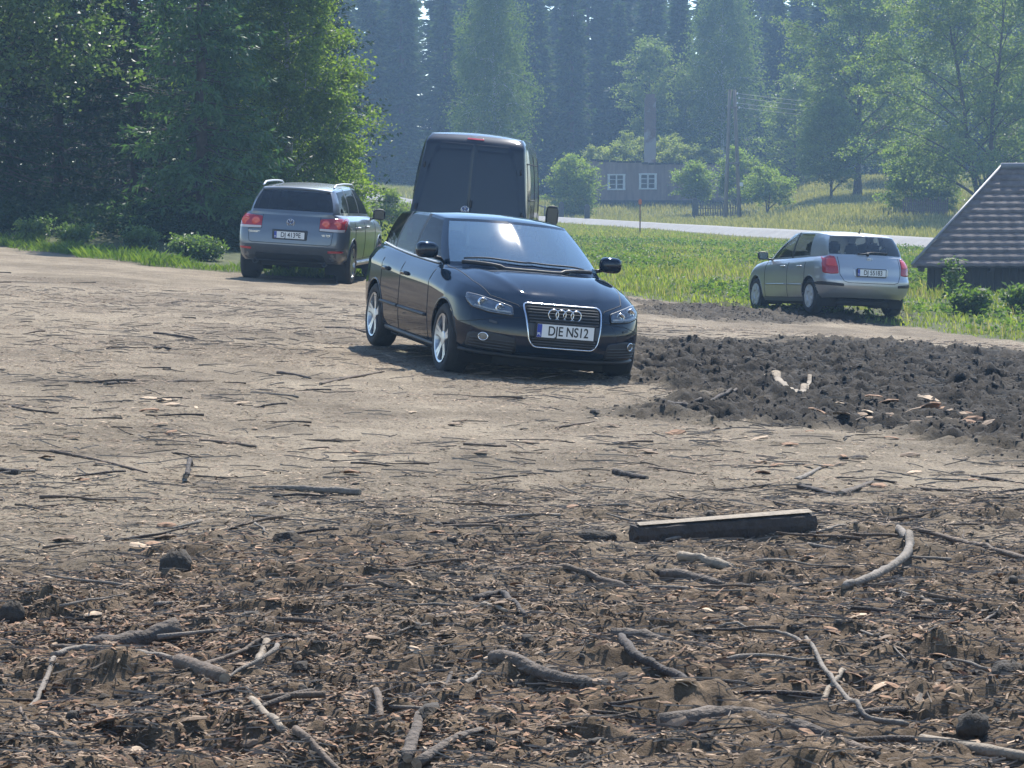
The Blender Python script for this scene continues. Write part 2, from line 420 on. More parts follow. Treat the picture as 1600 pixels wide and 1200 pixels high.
M['badge'] = mat('badge blue', (.015, .04, .16), .3, coat=.5)

def lerp(a, b, t): return a + (b - a) * t
def resample_cols(cols, nper):
    """cols: control tuples; nper[i]: segments between i and i+1 -> smooth list and segment ids"""
    t = np.arange(len(cols)); A = np.array(cols, float)
    fs = [pchip(t, A[:, k]) for k in range(A.shape[1])]
    ts = []; seg = []
    for i, n in enumerate(nper):
        for k in range(n): ts.append(i + k / n); seg.append(i)
    ts.append(len(cols) - 1)
    return np.stack([f(np.array(ts)) for f in fs], 1), seg

class Gaps:
    """shut lines of a car, each an object of its own"""
    def __init__(s): s.l = []
    def tube(s, Q, r, n): m = MB(); m.tube(Q, r, n); s.l.append(m)
    def done(s, car):
        for m in s.l: m.build('panel_gap', M['dark'], car.root)
class Car:
    def __init__(s, name, label, cat, sp):
        s.sp = sp; s.root = empty(name); tag(s.root, label, cat)
        s.patches = []          # (verts, faces, kinds)
        s.shell()
    # ---- lower ring
    def low(s, k, col):
        """col = (mode, d, yf): mode 0 front anchored, 1 absolute, 2 rear anchored"""
    def shell(s):
        sp = s.sp; fr = sp['wheel_r'] * sp.get('arch', 1.13)
        lv = np.array(sp['levels'], float)
        fx, rx, fw = (pchip(lv[:, 0], lv[:, i]) for i in (1, 2, 3))
        ns = sp.get('rows', 30); S = np.linspace(0, 1, ns + 1)
        # plan: x = lerp between front anchored / absolute / rear anchored
        fp, rp = sp['fplan'], sp['rplan']
        ft = np.array(fp, float); rt = np.array(rp, float)
        fd = [pchip(np.arange(len(fp)), ft[:, i]) for i in (0, 1)]
        rd = [pchip(np.arange(len(rp)), rt[:, i]) for i in (0, 1)]
        tF = np.linspace(0, len(fp) - 1, 34); tR = np.linspace(len(rp) - 1, 0, 30)
        nm = sp.get('mid', 96)
        ztop, zbot = pchip(*zip(*sp['ztop'])), pchip(*zip(*sp['zbot']))
        rows = []
        for sv in S:
            w = float(fw(sv)); X = []; Y = []
            a = float(fx(sv)) - fd[0](tF); X += list(a); Y += list(w * fd[1](tF))
            bx = float(rx(sv)) + rd[0](tR); by = w * rd[1](tR)
            mid = np.linspace(a[-1], bx[0], nm + 2)[1:-1]; X += list(mid)
            tt = np.linspace(0, 1, nm + 2)[1:-1]
            bow = 1 + sp.get('bow', .012) * 4 * tt * (1 - tt)
            Y += list(w * lerp(fd[1](tF)[-1], rd[1](tR)[0], tt) * bow)
            X += list(bx); Y += list(by)
            X = np.array(X); Y = np.array(Y)
            Z = zbot(X) + sv * (ztop(X) - zbot(X))
            rows.append(np.stack([X, Y, Z], 1))
        G = np.array(rows)                       # ns+1, K, 3
        K = G.shape[1]
        if 'shape' in sp: G = sp['shape'](G)
        # arches
        s.arch = [(x, sp['wheel_r'], fr) for x in sp['axles']]
        cell = (G[0, 40, 0] - G[0, 41, 0])
        for ax, wz, r in s.arch:
            d = np.hypot(G[..., 0] - ax, G[..., 2] - wz); side = G[..., 1] > sp['levels'][0][3] * .8
            m = side & (np.abs(d - r) < abs(cell) * .62) & (d > 1e-6)
            k = np.where(m, r / np.maximum(d, 1e-6), 1)
            G[..., 0] = ax + (G[..., 0] - ax) * k; G[..., 2] = wz + (G[..., 2] - wz) * k
        s.G = G
        idx = np.arange(G.shape[0] * K).reshape(G.shape[0], K)
        fa = []
        for i in range(ns):
            for j in range(K - 1):
                c = (G[i, j] + G[i + 1, j] + G[i, j + 1] + G[i + 1, j + 1]) / 4
                if any(math.hypot(c[0] - ax, c[2] - wz) < r - .002 and c[1] > sp['levels'][0][3] * .8 for ax, wz, r in s.arch): continue
                fa.append((idx[i, j], idx[i, j + 1], idx[i + 1, j + 1], idx[i + 1, j]))
        V = G.reshape(-1, 3)
        Vm = V * np.array([1, -1, 1]); n = len(V)
        s.patch(np.concatenate([V, Vm]), fa + [tuple(q + n for q in f[::-1]) for f in fa], ['low'] * (2 * len(fa)))
        # ---- greenhouse
        base, seg = resample_cols(sp['gbase'], sp['gseg']); top, _ = resample_cols(sp['gtop'], sp['gseg'])
        nt = sp.get('grow', [2, 10, 2]); gl, gh = sp.get('glassband', (.07, .93))
        T = list(np.linspace(0, gl, nt[0] + 1)[:-1]) + list(np.linspace(gl, gh, nt[1] + 1)[:-1]) + list(np.linspace(gh, 1, nt[2] + 1))
        H = []
        for t in T:
            P = base * (1 - t) + top * t
            sg = 4 * t * (1 - t) * sp.get('bulge', .02)
            # outward in plan
            d = np.gradient(P[:, :2], axis=0); nn = np.stack([-d[:, 1], d[:, 0]], 1); nn /= np.maximum(np.linalg.norm(nn, axis=1, keepdims=True), 1e-9)
            sign = np.where((nn * (P[:, :2] - np.array([sp.get('gcx', -.4), 0]))).sum(1, keepdims=True) > 0, 1, -1)
            P = P.copy(); nn = nn * sign; nn[0] = (1, 0); nn[-1] = (-1, 0)
            fade = np.ones(len(P)); jD = sum(sp['gseg'][:sp['dcol']]); fade[jD:] = sp.get('bulge_rear', 1); P[:, :2] += nn * sg * fade[:, None]
            tr_ = max(0, (t - .86) / .14)
            P[:, :2] *= 1 - sp.get('topround', 0) * tr_ ** 2.2
            H.append(P)
        H = np.array(H); s.H = H
        K2 = H.shape[1]; id2 = np.arange(H.shape[0] * K2).reshape(H.shape[0], K2); fa = []; kd = []
        for i in range(len(T) - 1):
            ing = gl - 1e-6 <= T[i] < gh - 1e-6
            for j in range(K2 - 1):
                fa.append((id2[i, j], id2[i, j + 1], id2[i + 1, j + 1], id2[i + 1, j]))
                k = sp['gkind'][seg[j]]
                kd.append(k if (ing or k in ('body', 'pillar')) else 'body')
        V = H.reshape(-1, 3); n = len(V); Vm = V * np.array([1, -1, 1])
        s.patch(np.concatenate([V, Vm]), fa + [tuple(q + n for q in f[::-1]) for f in fa], kd + [k + '_right' if k.endswith('window') else k for k in kd])
        # ---- shoulder between lower ring and greenhouse base
        iA = sp['acol']; kA = sum(sp['gseg'][:iA])              # greenhouse index of the A pillar outer edge
        gb = H[0][kA:]; topl = G[-1]
        xA = gb[0][0]; jA = int(np.argmin(np.abs(topl[:, 0] - xA) + (topl[:, 1] < .3) * 9 + (np.arange(K) > K * .7) * 9))
        lo = topl[jA:]
        def rs(P, n):
            d = np.concatenate([[0], np.cumsum(np.linalg.norm(np.diff(P, axis=0), axis=1))]); d /= d[-1]
            t = np.linspace(0, 1, n); return np.stack([np.interp(t, d, P[:, k]) for k in range(3)], 1)
        n = 120
        # match by x on the sides rather than by arc length
        a, bq = rs(lo, n), rs(gb, n)
        rowsS = [a * (1 - t) + bq * t + np.array([0, 0, sp.get('shcrown', .008) * 4 * t * (1 - t)]) for t in np.linspace(0, 1, 6)]
        Q = np.array(rowsS); idq = np.arange(6 * n).reshape(6, n)
        fa = [(idq[i, j], idq[i, j + 1], idq[i + 1, j + 1], idq[i + 1, j]) for i in range(5) for j in range(n - 1)]
        V = Q.reshape(-1, 3); Vm = V * np.array([1, -1, 1]); m = len(V)
        s.patch(np.concatenate([V, Vm]), fa + [tuple(q + m for q in f[::-1]) for f in fa], ['shoulder'] * (2 * len(fa)))
        # ---- bonnet: Coons patch
        edge = topl[:jA + 1]                                   # front centre -> A
        jc = int(np.argmax(edge[:, 1] > topl[:, 1].max() * sp.get('hoodcorner', .80)))
        f_half = edge[:jc + 1]; sidel = edge[jc:]
        cow = H[0][:kA + 1]
        nu, nv = 26, 40
        F_ = np.concatenate([rs(f_half, nv // 2 + 1)[::-1], rs(f_half, nv // 2 + 1)[1:] * np.array([1, -1, 1])])
        B_ = np.concatenate([rs(cow, nv // 2 + 1)[::-1], rs(cow, nv // 2 + 1)[1:] * np.array([1, -1, 1])])
        Lf = rs(np.concatenate([sidel, cow[-1:]]), nu + 1); Rt = Lf * np.array([1, -1, 1])
        P = np.zeros((nu + 1, nv + 1, 3))
        for i in range(nu + 1):
            u = i / nu
            for j in range(nv + 1):
                v = j / nv
                P[i, j] = (1 - u) * F_[j] + u * B_[j] + (1 - v) * Lf[i] + v * Rt[i] - ((1 - u) * (1 - v) * Lf[0] + u * (1 - v) * Lf[-1] + (1 - u) * v * Rt[0] + u * v * Rt[-1])
                yy = 2 * v - 1
                P[i, j, 2] += sp.get('hoodcrown', .05) * (1 - yy ** 4) * math.sin(math.pi * min(1, u)) ** .85
                P[i, j, 2] += sp.get('hoodrib', 0) * math.exp(-((abs(yy) - lerp(.42, .66, u)) / .07) ** 2) * math.sin(math.pi * u) ** .5
        idp = np.arange((nu + 1) * (nv + 1)).reshape(nu + 1, nv + 1)
        s.patch(P.reshape(-1, 3), [(idp[i, j], idp[i, j + 1], idp[i + 1, j + 1], idp[i + 1, j]) for i in range(nu) for j in range(nv)], ['bonnet'] * (nu * nv))
        # ---- roof
        rt_ = H[-1]; iF = sum(sp['gseg'][:sp['acol']]); iR = sum(sp['gseg'][:sp['dcol']])
        fe = rt_[:iF + 1]; se = rt_[iF:iR + 1]; re = rt_[iR:][::-1]
        F_ = np.concatenate([rs(fe, 16)[::-1], rs(fe, 16)[1:] * np.array([1, -1, 1])]); B_ = np.concatenate([rs(re, 16)[::-1], rs(re, 16)[1:] * np.array([1, -1, 1])])
        Lf = rs(se, 25); Rt = Lf * np.array([1, -1, 1]); nu, nv = 24, 30
        P = np.zeros((nu + 1, nv + 1, 3))
        for i in range(nu + 1):
            u = i / nu
            for j in range(nv + 1):
                v = j / nv
                P[i, j] = (1 - u) * F_[j] + u * B_[j] + (1 - v) * Lf[i] + v * Rt[i] - ((1 - u) * (1 - v) * Lf[0] + u * (1 - v) * Lf[-1] + (1 - u) * v * Rt[0] + u * v * Rt[-1])
                yy = 2 * v - 1
                P[i, j, 2] += sp.get('roofcrown', .03) * (1 - yy * yy) * (4 * u * (1 - u)) ** .45
        idp = np.arange((nu + 1) * (nv + 1)).reshape(nu + 1, nv + 1)
        s.patch(P.reshape(-1, 3), [(idp[i, j], idp[i, j + 1], idp[i + 1, j + 1], idp[i + 1, j]) for i in range(nu) for j in range(nv)], ['roof'] * (nu * nv))
        # ---- ray target
        V = []; F = []
        for v, f, k in s.patches:
            n = len(V); V += [tuple(p) for p in v]; F += [tuple(int(i) + n for i in q) for q in f]
        s.bvh = BVHTree.FromPolygons(V, F)
        s.split()
    def patch(s, v, f, k): s.patches.append((np.asarray(v, float), f, k))
    def split(s):
        """sort the faces of the shell into parts"""
        sp = s.sp; bins = {}
        for pi, (v, f, k) in enumerate(s.patches):
            for q, kk in zip(f, k):
                c = v[list(q)].mean(0); name = kk
                if kk in ('low', 'shoulder', 'roof', 'body', 'pillar'):
                    name = 'pillar' if kk == 'pillar' else 'body'
                    if kk in ('low', 'shoulder'):
                        for dn, x0, x1, z0 in sp.get('doors', []):
                            if x0 < c[0] < x1 and c[2] > z0 and abs(c[1]) > .45:
                                name = dn + ('_left' if c[1] > 0 else '_right')
                        tg = sp.get('tailgate')
                        if tg and c[0] < tg[0] and abs(c[1]) < tg[1] and c[2] > tg[2]: name = 'tailgate'
                    if pi == 1 and kk == 'body' and sp.get('tailgate') and c[0] < sp['tailgate'][0] and abs(c[1]) < sp['tailgate'][1] * .98 and kk != 'roof': name = 'tailgate'
                bins.setdefault(name, []).append((pi, q))
        s.part = {}
        def mk(name, faces, m, parent, weld=True):
            mp = {}; V = []; F = []
            for pi, q in faces:
                fq = []
                for i in q:
                    key = tuple(np.round(s.patches[pi][0][i], 4))
                    if key not in mp: mp[key] = len(V); V.append(s.patches[pi][0][i])
                    if mp[key] not in fq: fq.append(mp[key])
                if len(fq) > 2: F.append(tuple(fq))
            me = bpy.data.meshes.new(name); me.from_pydata([tuple(p) for p in V], [], F)
            bm = bmesh.new(); bm.from_mesh(me); bmesh.ops.recalc_face_normals(bm, faces=bm.faces)
            cen = sum((Vector(p) for p in V), Vector()) / len(V)
            # normals point away from the middle of the car
            o = sum(1 if f.normal.dot(f.calc_center_median() - Vector((f.calc_center_median().x * .6, 0, .7))) > 0 else -1 for f in bm.faces)
            if o < 0: bmesh.ops.reverse_faces(bm, faces=bm.faces)
            for f in bm.faces: f.smooth = True
            for e in bm.edges:
                if len(e.link_faces) == 2 and e.calc_face_angle(0) > R(34): e.smooth = False
            bm.to_mesh(me); bm.free(); me.materials.append(m)
            return link(name, me, parent)
        P = M[sp['paint']]
        s.body = mk('body', bins.pop('body'), P, s.root)
        for side in ('left', 'right'):
            for dn, *_ in sp.get('doors', []):
                key = f'{dn}_{side}'
                if key in bins: s.part[key] = mk(dn, bins.pop(key), P, s.root)
        for nm in ('bonnet', 'tailgate'):
            if nm in bins: s.part[nm] = mk(nm, bins.pop(nm), P, s.root)
        if 'pillar' in bins:
            pf = bins.pop('pillar'); grp = {}
            for pi, q in pf:
                c = s.patches[pi][0][list(q)].mean(0); key = (c[1] > 0, min(range(len(sp['gbase']) - 1), key=lambda i: 9 if sp['gkind'][i] != 'pillar' else abs(c[0] - (sp['gbase'][i][0] + sp['gtop'][i][0] + sp['gbase'][i + 1][0] + sp['gtop'][i + 1][0]) / 4)))
                grp.setdefault(key, []).append((pi, q))
            for key in grp: mk('pillar_trim', grp[key], M['black'], s.root)
        gm_ = sp.get('glassmats', {})
        for key in list(bins):
            base = key.replace('_right', '')
            side = 'right' if key.endswith('_right') else 'left'
            own = {'front_window': 'front_door', 'rear_window': 'rear_door'}.get(base)
            nm = {'windscreen': 'windscreen', 'front_window': 'door_window', 'rear_window': 'door_window', 'quarter_window': 'quarter_window', 'back_window': 'back_window'}.get(base, base)
            par = s.part.get(f'{own}_{side}', s.root) if own else (s.part.get('tailgate', s.root) if nm == 'back_window' else s.root)
            faces = bins.pop(key, None)
            if faces is None: continue
            if nm in ('windscreen', 'back_window') and not key.endswith('_right') and key + '_right' in bins: faces = faces + bins.pop(key + '_right')
            if nm in ('windscreen', 'back_window') and key.endswith('_right') and base in bins: faces = faces + bins.pop(base)
            s.part[key] = mk(nm, faces, M[gm_.get(base, 'glass')], par)
    # ---- projection onto the shell
    AX = {'F': ((1, 0, 0), lambda a, b: (6, a, b)), 'R': ((-1, 0, 0), lambda a, b: (-6, a, b)), 'L': ((0, 1, 0), lambda a, b: (a, 4, b)), 'D': ((0, -1, 0), lambda a, b: (a, -4, b)), 'T': ((0, 0, 1), lambda a, b: (a, b, 6))}
    def proj(s, ax, a, b, off=0):
        n, f = s.AX[ax]; n = Vector(n)
        loc, nor, i, d = s.bvh.ray_cast(Vector(f(a, b)), -n)
        if loc is None:
            best = None
            for k in range(1, 40):
                for da, db in ((0, -.02 * k), (0, .02 * k), (-.02 * k, 0), (.02 * k, 0)):
                    loc, nor, i, d = s.bvh.ray_cast(Vector(f(a + da, b + db)), -n)
                    if loc is not None: break
                if loc is not None: break
            if loc is None: return Vector(f(a, b)) * .3
            q = Vector(f(a, b)); loc = Vector((loc.x if ax in 'FR' else q.x, loc.y if ax in 'LD' else q.y, loc.z if ax == 'T' else q.z))
        if nor.dot(n) < 0: nor = -nor
        m = (n * .6 + nor * .4).normalized()
        return loc + m * off
    def decal(s, name, m, ax, poly, off=.006, thick=.02, parent=None, res=.03, rings=7, smooth=True, flat=False, mirror=False):
        if mirror: poly = [(-a, b) for a, b in poly][::-1]
        bd = []
        for i in range(len(poly)):
            a, b_ = Vector(poly[i]), Vector(poly[(i + 1) % len(poly)]); n = max(1, int((b_ - a).length / res))
            bd += [a.lerp(b_, k / n) for k in range(n)]
        c = sum(bd, Vector((0, 0))) / len(bd); nb = len(bd); mb = MB(); vs = []
        if flat:
            hs = [s.proj(ax, *p, off) for p in bd] + [s.proj(ax, *c, off)]
            nn = Vector(s.AX[ax][0]); top = max(h.dot(nn) for h in hs)
        for k in range(rings + 1):
            t = 1 - k / rings
            for p in bd:
                q = c + (p - c) * t
                h = s.proj(ax, q.x, q.y, off)
                if flat: h = h + nn * (top - h.dot(nn))
                vs.append(h)
        nn = Vector(s.AX[ax][0]); skirt = [v - nn * thick for v in vs[:nb]]
        fs = [(k * nb + i, k * nb + (i + 1) % nb, (k + 1) * nb + (i + 1) % nb, (k + 1) * nb + i) for k in range(rings) for i in range(nb)]
        n0 = len(vs); vs += skirt
        fs += [(n0 + i, n0 + (i + 1) % nb, (i + 1) % nb, i) for i in range(nb)]
        mb.add(vs, fs)
        o = mb.build(name, m, parent or s.root, smooth=smooth, weld=1e-5)
        # skirt corner stays crisp
        return o
    def line(s, mb, ax, pts, r=.004, off=0, closed=False, res=.03, n=6):
        P = []
        pts = [Vector(p) for p in pts] + ([Vector(pts[0])] if closed else [])
        for a, b_ in zip(pts[:-1], pts[1:]):
            k = max(1, int((b_ - a).length / res)); P += [a.lerp(b_, i / k) for i in range(k)]
        if not closed: P.append(pts[-1])
        Q = [s.proj(ax, p.x, p.y, off) for p in P]
        (mb.loop_tube(Q, r, n) if closed else mb.tube(Q, r, n))
    # ---- wheels, plates, mirrors
    def wheel(s, x, y, r, w, rim_r, spokes=7, cover=False, mat_rim='alloy', double=False):
        sd = 1 if y > 0 else -1
        e = empty('wheel', (x, y, r), 0, s.root)
        t = MB(); h = w / 2
        prof = [(rim_r, -h * .75), (rim_r + .02, -h * .95), (r - .03, -h), (r - .008, -h * .82), (r, -h * .6), (r, h * .6), (r - .008, h * .82), (r - .03, h), (rim_r + .02, h * .95), (rim_r, h * .75)]
        t.lathe(prof, 40); t.build('tyre', M['tyre'], e)
        q = MB(); o = sd * h
        q.lathe([(rim_r + .004, o * .98), (rim_r - .012, o * .93), (rim_r - .02, o * .55), (rim_r - .02, -o * .6)], 40)
        if cover:
            q.lathe([(rim_r - .012, o * .9), (rim_r * .8, o * .99), (rim_r * .42, o * 1.02), (rim_r * .38, o * .9), (0.001, o * .9)], 40)
            for k in range(spokes):
                a = 2 * math.pi * k / spokes
                q.box((math.cos(a) * rim_r * .68, o * 1.0, math.sin(a) * rim_r * .68), (rim_r * .46, .02, rim_r * .3), Matrix.Rotation(-a, 3, 'Y'))
        else:
            q.lathe([(rim_r * .3, o * .78), (rim_r * .27, o * .84), (.001, o * .86)], 24)
            for k in range(spokes):
                a0 = 2 * math.pi * k / spokes + .3
                for da in ((-.13, .13) if double else (0,)):
                    a = a0 + da; wd = rim_r * (.09 if double else .17)
                    pr = [(rim_r * .2, o * .80, wd * 1.1), (rim_r * .6, o * .84, wd * .85), (rim_r * .97, o * .93, wd * 1.1)]
                    vs = []
                    for rr, yy, ww in pr:
                        for ky, kw in ((0, -1), (0, 1), (-.018 * sd, 1), (-.018 * sd, -1)):
                            ca, sa = math.cos(a), math.sin(a)
                            vs.append((ca * rr - sa * ww * kw, yy + ky, sa * rr + ca * ww * kw))
                    q.add(vs, [(i * 4 + k2, i * 4 + (k2 + 1) % 4, (i + 1) * 4 + (k2 + 1) % 4, (i + 1) * 4 + k2) for i in range(2) for k2 in range(4)] + [(8, 9, 10, 11)])
        q.build('rim', M[mat_rim], e, smooth=False)
        d = MB(); d.lathe([(rim_r - .02, o * .25), (rim_r * .6, o * .35), (.001, o * .35)], 32); d.build('brake_disc', M['trim'], e)
        return e
    def wheels(s, tr, w, rim_r, **k):
        for x in s.sp['axles']:
            for sd in (1, -1): s.wheel(x, sd * tr, s.sp['wheel_r'], w, rim_r, **k)
        lin = MB()
        for ax, wz, r in s.arch:
            for sd in (1, -1):
                y1 = s.sp['levels'][0][3]; N_ = 24; P = []
                for yy in (y1 * .99, y1 - .34):
                    P.append([(ax + (r + .012) * math.cos(a), sd * yy, wz + (r + .012) * math.sin(a)) for a in np.linspace(-.5, math.pi + .5, N_)])
                lin.grid(P)
        # floor pan
        lv = s.sp['levels']; lin.box(((lv[0][1] + lv[0][2]) / 2, 0, s.sp['floor'] + .06), (lv[0][1] - lv[0][2] - .3, lv[0][3] * 1.2, .1))
        lin.box((0, 0, s.sp['floor'] + .08), (s.sp['axles'][0] - s.sp['axles'][1] - 2.1 * s.arch[0][2], lv[0][3] * 1.9, .12))
        for x in s.sp['axles']: lin.tube([(x, -tr, s.sp['wheel_r']), (x, tr, s.sp['wheel_r'])], .045, 8)
        lin.build('underbody', M['dark'], s.root)
        for ax, wz, r in s.arch:
            for sd, axn in ((1, 'L'), (-1, 'D')):
                Q = []
                for a in np.linspace(-.1, math.pi + .1, 36):
                    x, z = ax + (r + .006) * math.cos(a), wz + (r + .006) * math.sin(a)
                    if z < s.zb(x) - .0: continue
                    p = s.proj(axn, ax + (r + .02) * math.cos(a), wz + (r + .02) * math.sin(a), 0); Q.append(Vector((x, p.y - sd * .004, z)))
                lips = MB(); lips.tube(Q, s.sp.get('lip', .012), 8); lips.build('wheel_arch', M[s.sp.get('lipmat', s.sp['paint'])], s.root)
    def zb(s, x): return float(pchip(*zip(*s.sp['zbot']))(x))
    def number_plate(s, ax, y, z, text, tilt=0, w=.52, h=.114, gap=None):
        sd = 1 if ax == 'F' else -1
        pts = [s.proj(ax, y + dy * w / 2, z + dz * h / 2, 0) for dy in (-1, -.5, 0, .5, 1) for dz in (-1, 1)]
        x = max(p.x * sd for p in pts) * sd + sd * .012
        e = MB(); e.box((0, 0, 0), (.012, w + .03, h + .03)); fr_ = e.build('number_plate', M['black'], s.root, smooth=False, bevel=.004)
        fr_.location = (x, y, z); fr_.rotation_euler = (0, tilt, 0)
        MB().box((sd * .0075, 0, 0), (.004, w, h)).build('plate_face', M['plate'], fr_, smooth=False)
        # blue band at the reader's left
        MB().box((sd * .0105, -sd * (w / 2 - .021), 0), (.003, .042, h - .004)).build('blue_band', M['eu'], fr_, smooth=False)
        me = text_mesh('lettering', text, .116, M['ink'], .0012, .0012)
        me.transform(Matrix.Scale(.80, 4, (1, 0, 0)))
        o = link('lettering', me, fr_); o.location = (sd * .0112, sd * .024, -.002)
        o.rotation_euler = (math.pi / 2, 0, math.pi / 2 if sd > 0 else -math.pi / 2)
        me = text_mesh('country_code', 'PL', .036, M['plate'], .0008, .0004)
        o = link('country_code', me, fr_); o.location = (sd * .0125, -sd * (w / 2 - .021), -.03); o.rotation_euler = (math.pi / 2, 0, math.pi / 2 if sd > 0 else -math.pi / 2)
        return fr_
    def script(s, name, ax, y, z, text, size, m, off=.008):
        sd = 1 if ax == 'F' else -1
        p = s.proj(ax, y, z, off); me = text_mesh(name, text, size, m, .003, .001)
        o = link(name, me, s.root); o.location = p; o.rotation_euler = (math.pi / 2, 0, math.pi / 2 if sd > 0 else -math.pi / 2); return o
    def mirror(s, x, y, z, d, m, arm_to):
        for sd in (1, -1):
            mb = MB(); mb.ball((0, 0, 0), d, 20, 12)
            for i, v in enumerate(mb.v):
                v = Vector(v); u = Vector((v.x / d[0], v.y / d[1], v.z / d[2]))
                u = Vector((math.copysign(abs(u.x) ** .7, u.x), math.copysign(abs(u.y) ** .62, u.y), math.copysign(abs(u.z) ** .62, u.z)))
                if u.x < 0: u.x *= .35
                mb.v[i] = (u.x * d[0], u.y * d[1] , u.z * d[2])
            o = mb.build('door_mirror', m, s.root); o.location = (x, sd * y, z); o.rotation_euler = (0, 0, -sd * .12)
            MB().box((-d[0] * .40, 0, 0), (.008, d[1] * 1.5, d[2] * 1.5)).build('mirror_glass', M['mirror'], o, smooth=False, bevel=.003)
            a = MB(); a.tube([(-.01, -sd * d[1] * .6, -d[2] * .7), (-.02, sd * (arm_to - y), -d[2] * 1.0)], [.028, .034], 8, flat=.6); a.build('mirror_arm', M['black'], o)
    def seats(s, xs, z, w=.48, ys=(.37, -.37)):
        for x in xs:
            for y in ys:
                mb = MB(); mb.box((0, 0, .08), (.5, w, .18)); 
                mb.box((-.3, 0, .40), (.16, w, .62), Matrix.Rotation(-.3, 3, 'Y'), .85)
                mb.box((-.44, 0, .80), (.10, w * .55, .20), Matrix.Rotation(-.25, 3, 'Y'), .85)
                o = mb.build('seat', M['seat'], s.root, smooth=True, bevel=.04); o.location = (x, y, z)
    def disc_badge(s, ax, y, z, r, off=.006):
        """round badge with a V above a W inside a ring"""
        sd = 1 if ax == 'F' else -1
        p = s.proj(ax, y, z, off)
        d = MB(); d.lathe([(r, -.006), (r, .004), (.0001, .005)], 32, 'x'); b_ = d.build('badge', M['badge'], s.root); b_.location = p
        b_.rotation_euler = (0, s.sp.get('badge_tilt', 0), 0 if sd > 0 else math.pi)
        q = MB(); q.loop_tube([(.006, r * .93 * math.cos(a), r * .93 * math.sin(a)) for a in np.linspace(0, 2 * math.pi, 33)[:-1]], r * .085, 6)
        for pl in ([(-.34, .84), (0, .10), (.34, .84)], [(-.80, .42), (-.42, -.72), (0, .02), (.42, -.72), (.80, .42)]):
            for a, c in zip(pl[:-1], pl[1:]): q.tube([(.008, a[0] * r, a[1] * r), (.008, c[0] * r, c[1] * r)], r * .095, 6)
        q.build('emblem', M['chrome'], b_)
        return b_
    def place(s, p, heading, pitch=0, roll=0):
        """p: ground point under the middle of the wheelbase; heading: yaw of the nose; pitch nose down +; roll right side down +"""
        s.root.location = p; s.root.rotation_mode = 'XYZ'
        m = Matrix.Rotation(heading, 3, 'Z') @ Matrix.Rotation(pitch, 3, 'Y') @ Matrix.Rotation(roll, 3, 'X')
        s.root.rotation_euler = m.to_euler()
def mir(f):
    for sg in (False, True): f(sg)
def rpoly(pts, r, n=4):
    """round the corners of a polygon"""
    out = []; m = len(pts)
    for i in range(m):
        p, a, b_ = Vector(pts[i]), Vector(pts[i - 1]), Vector(pts[(i + 1) % m])
        da, db = (a - p), (b_ - p); k = min(r, da.length * .45, db.length * .45)
        q0, q1 = p + da.normalized() * k, p + db.normalized() * k
        for j in range(n + 1):
            t = j / n; out.append(tuple(q0 * (1 - t) ** 2 + p * 2 * t * (1 - t) + q1 * t * t))
    return out
def circ(c, r, n=24, sy=1): return [(c[0] + r * math.cos(2 * math.pi * k / n), c[1] + r * sy * math.sin(2 * math.pi * k / n)) for k in range(n)]

# ================================================================== dark blue hatchback facing the camera
M['navy'] = paint('deep navy car paint', (.005, .012, .024), metal=0, rough=.6, coat_rough=.028, dustamt=.004, spec=0)
zA = pchip([-2.2, -1.9, -1.6, -.3, .7, .9, 1.1], [1.03, 1.03, 1.015, .965, .945, .962, .985])
def gb(x, y): return (x, y, float(zA(x)))
audi = dict(paint='navy', wheel_r=.316, axles=(1.289, -1.289), arch=1.115, floor=.15,
    levels=[(0, 2.00, -2.02, .80), (.10, 2.105, -2.10, .845), (.30, 2.145, -2.14, .872), (.5, 2.14, -2.135, .8825), (.70, 2.11, -2.10, .8835), (.82, 2.07, -2.075, .884), (.875, 2.045, -2.055, .866), (.93, 2.0, -2.03, .846), (1, 1.93, -1.985, .805)],
    fplan=[(0, 0), (.018, .30), (.08, .56), (.185, .76), (.33, .89), (.52, .96), (.80, .99)],
    rplan=[(0, 0), (.01, .35), (.045, .62), (.13, .83), (.28, .94), (.55, .985)],
    ztop=[(2.15, .735), (1.93, .765), (1.7, .80), (1.2, .865), (.75, .915), (-.3, .945), (-1.2, .985), (-2.15, 1.0)],
    zbot=[(2.15, .245), (1.7, .225), (1.3, .205), (.9, .19), (0, .185), (-.9, .20), (-1.7, .24), (-2.15, .27)],
    gbase=[gb(1.10, 0), gb(1.05, .38), gb(.84, .715), gb(.70, .755), gb(-.22, .772), gb(-.30, .772), gb(-1.02, .758), gb(-1.09, .755), gb(-1.70, .70), gb(-1.93, .59), gb(-1.995, .3), gb(-2.01, 0)],
    gtop=[(.30, 0, 1.383), (.27, .30, 1.378), (.13, .565, 1.362), (.05, .595, 1.362), (-.28, .618, 1.379), (-.36, .620, 1.381), (-1.0, .612, 1.374), (-1.07, .61, 1.372), (-1.56, .585, 1.348), (-1.745, .51, 1.33), (-1.82, .27, 1.334), (-1.84, 0, 1.337)],
    gseg=[6, 6, 2, 10, 1, 8, 1, 6, 3, 5, 5], gkind=['windscreen', 'windscreen', 'body', 'front_window', 'pillar', 'rear_window', 'pillar', 'quarter_window', 'body', 'back_window', 'back_window'],
    acol=3, dcol=8, bulge=.022, glassband=(.07, .94), hoodcrown=.05, hoodrib=.010, roofcrown=.04, hoodcorner=.80,
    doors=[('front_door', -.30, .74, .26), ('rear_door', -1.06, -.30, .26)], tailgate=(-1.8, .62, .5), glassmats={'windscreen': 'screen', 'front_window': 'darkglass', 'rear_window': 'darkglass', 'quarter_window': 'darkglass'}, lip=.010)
A = Car('parked_car', 'dark navy blue hatchback with four interlocked rings on its grille, facing the camera', 'car', audi)
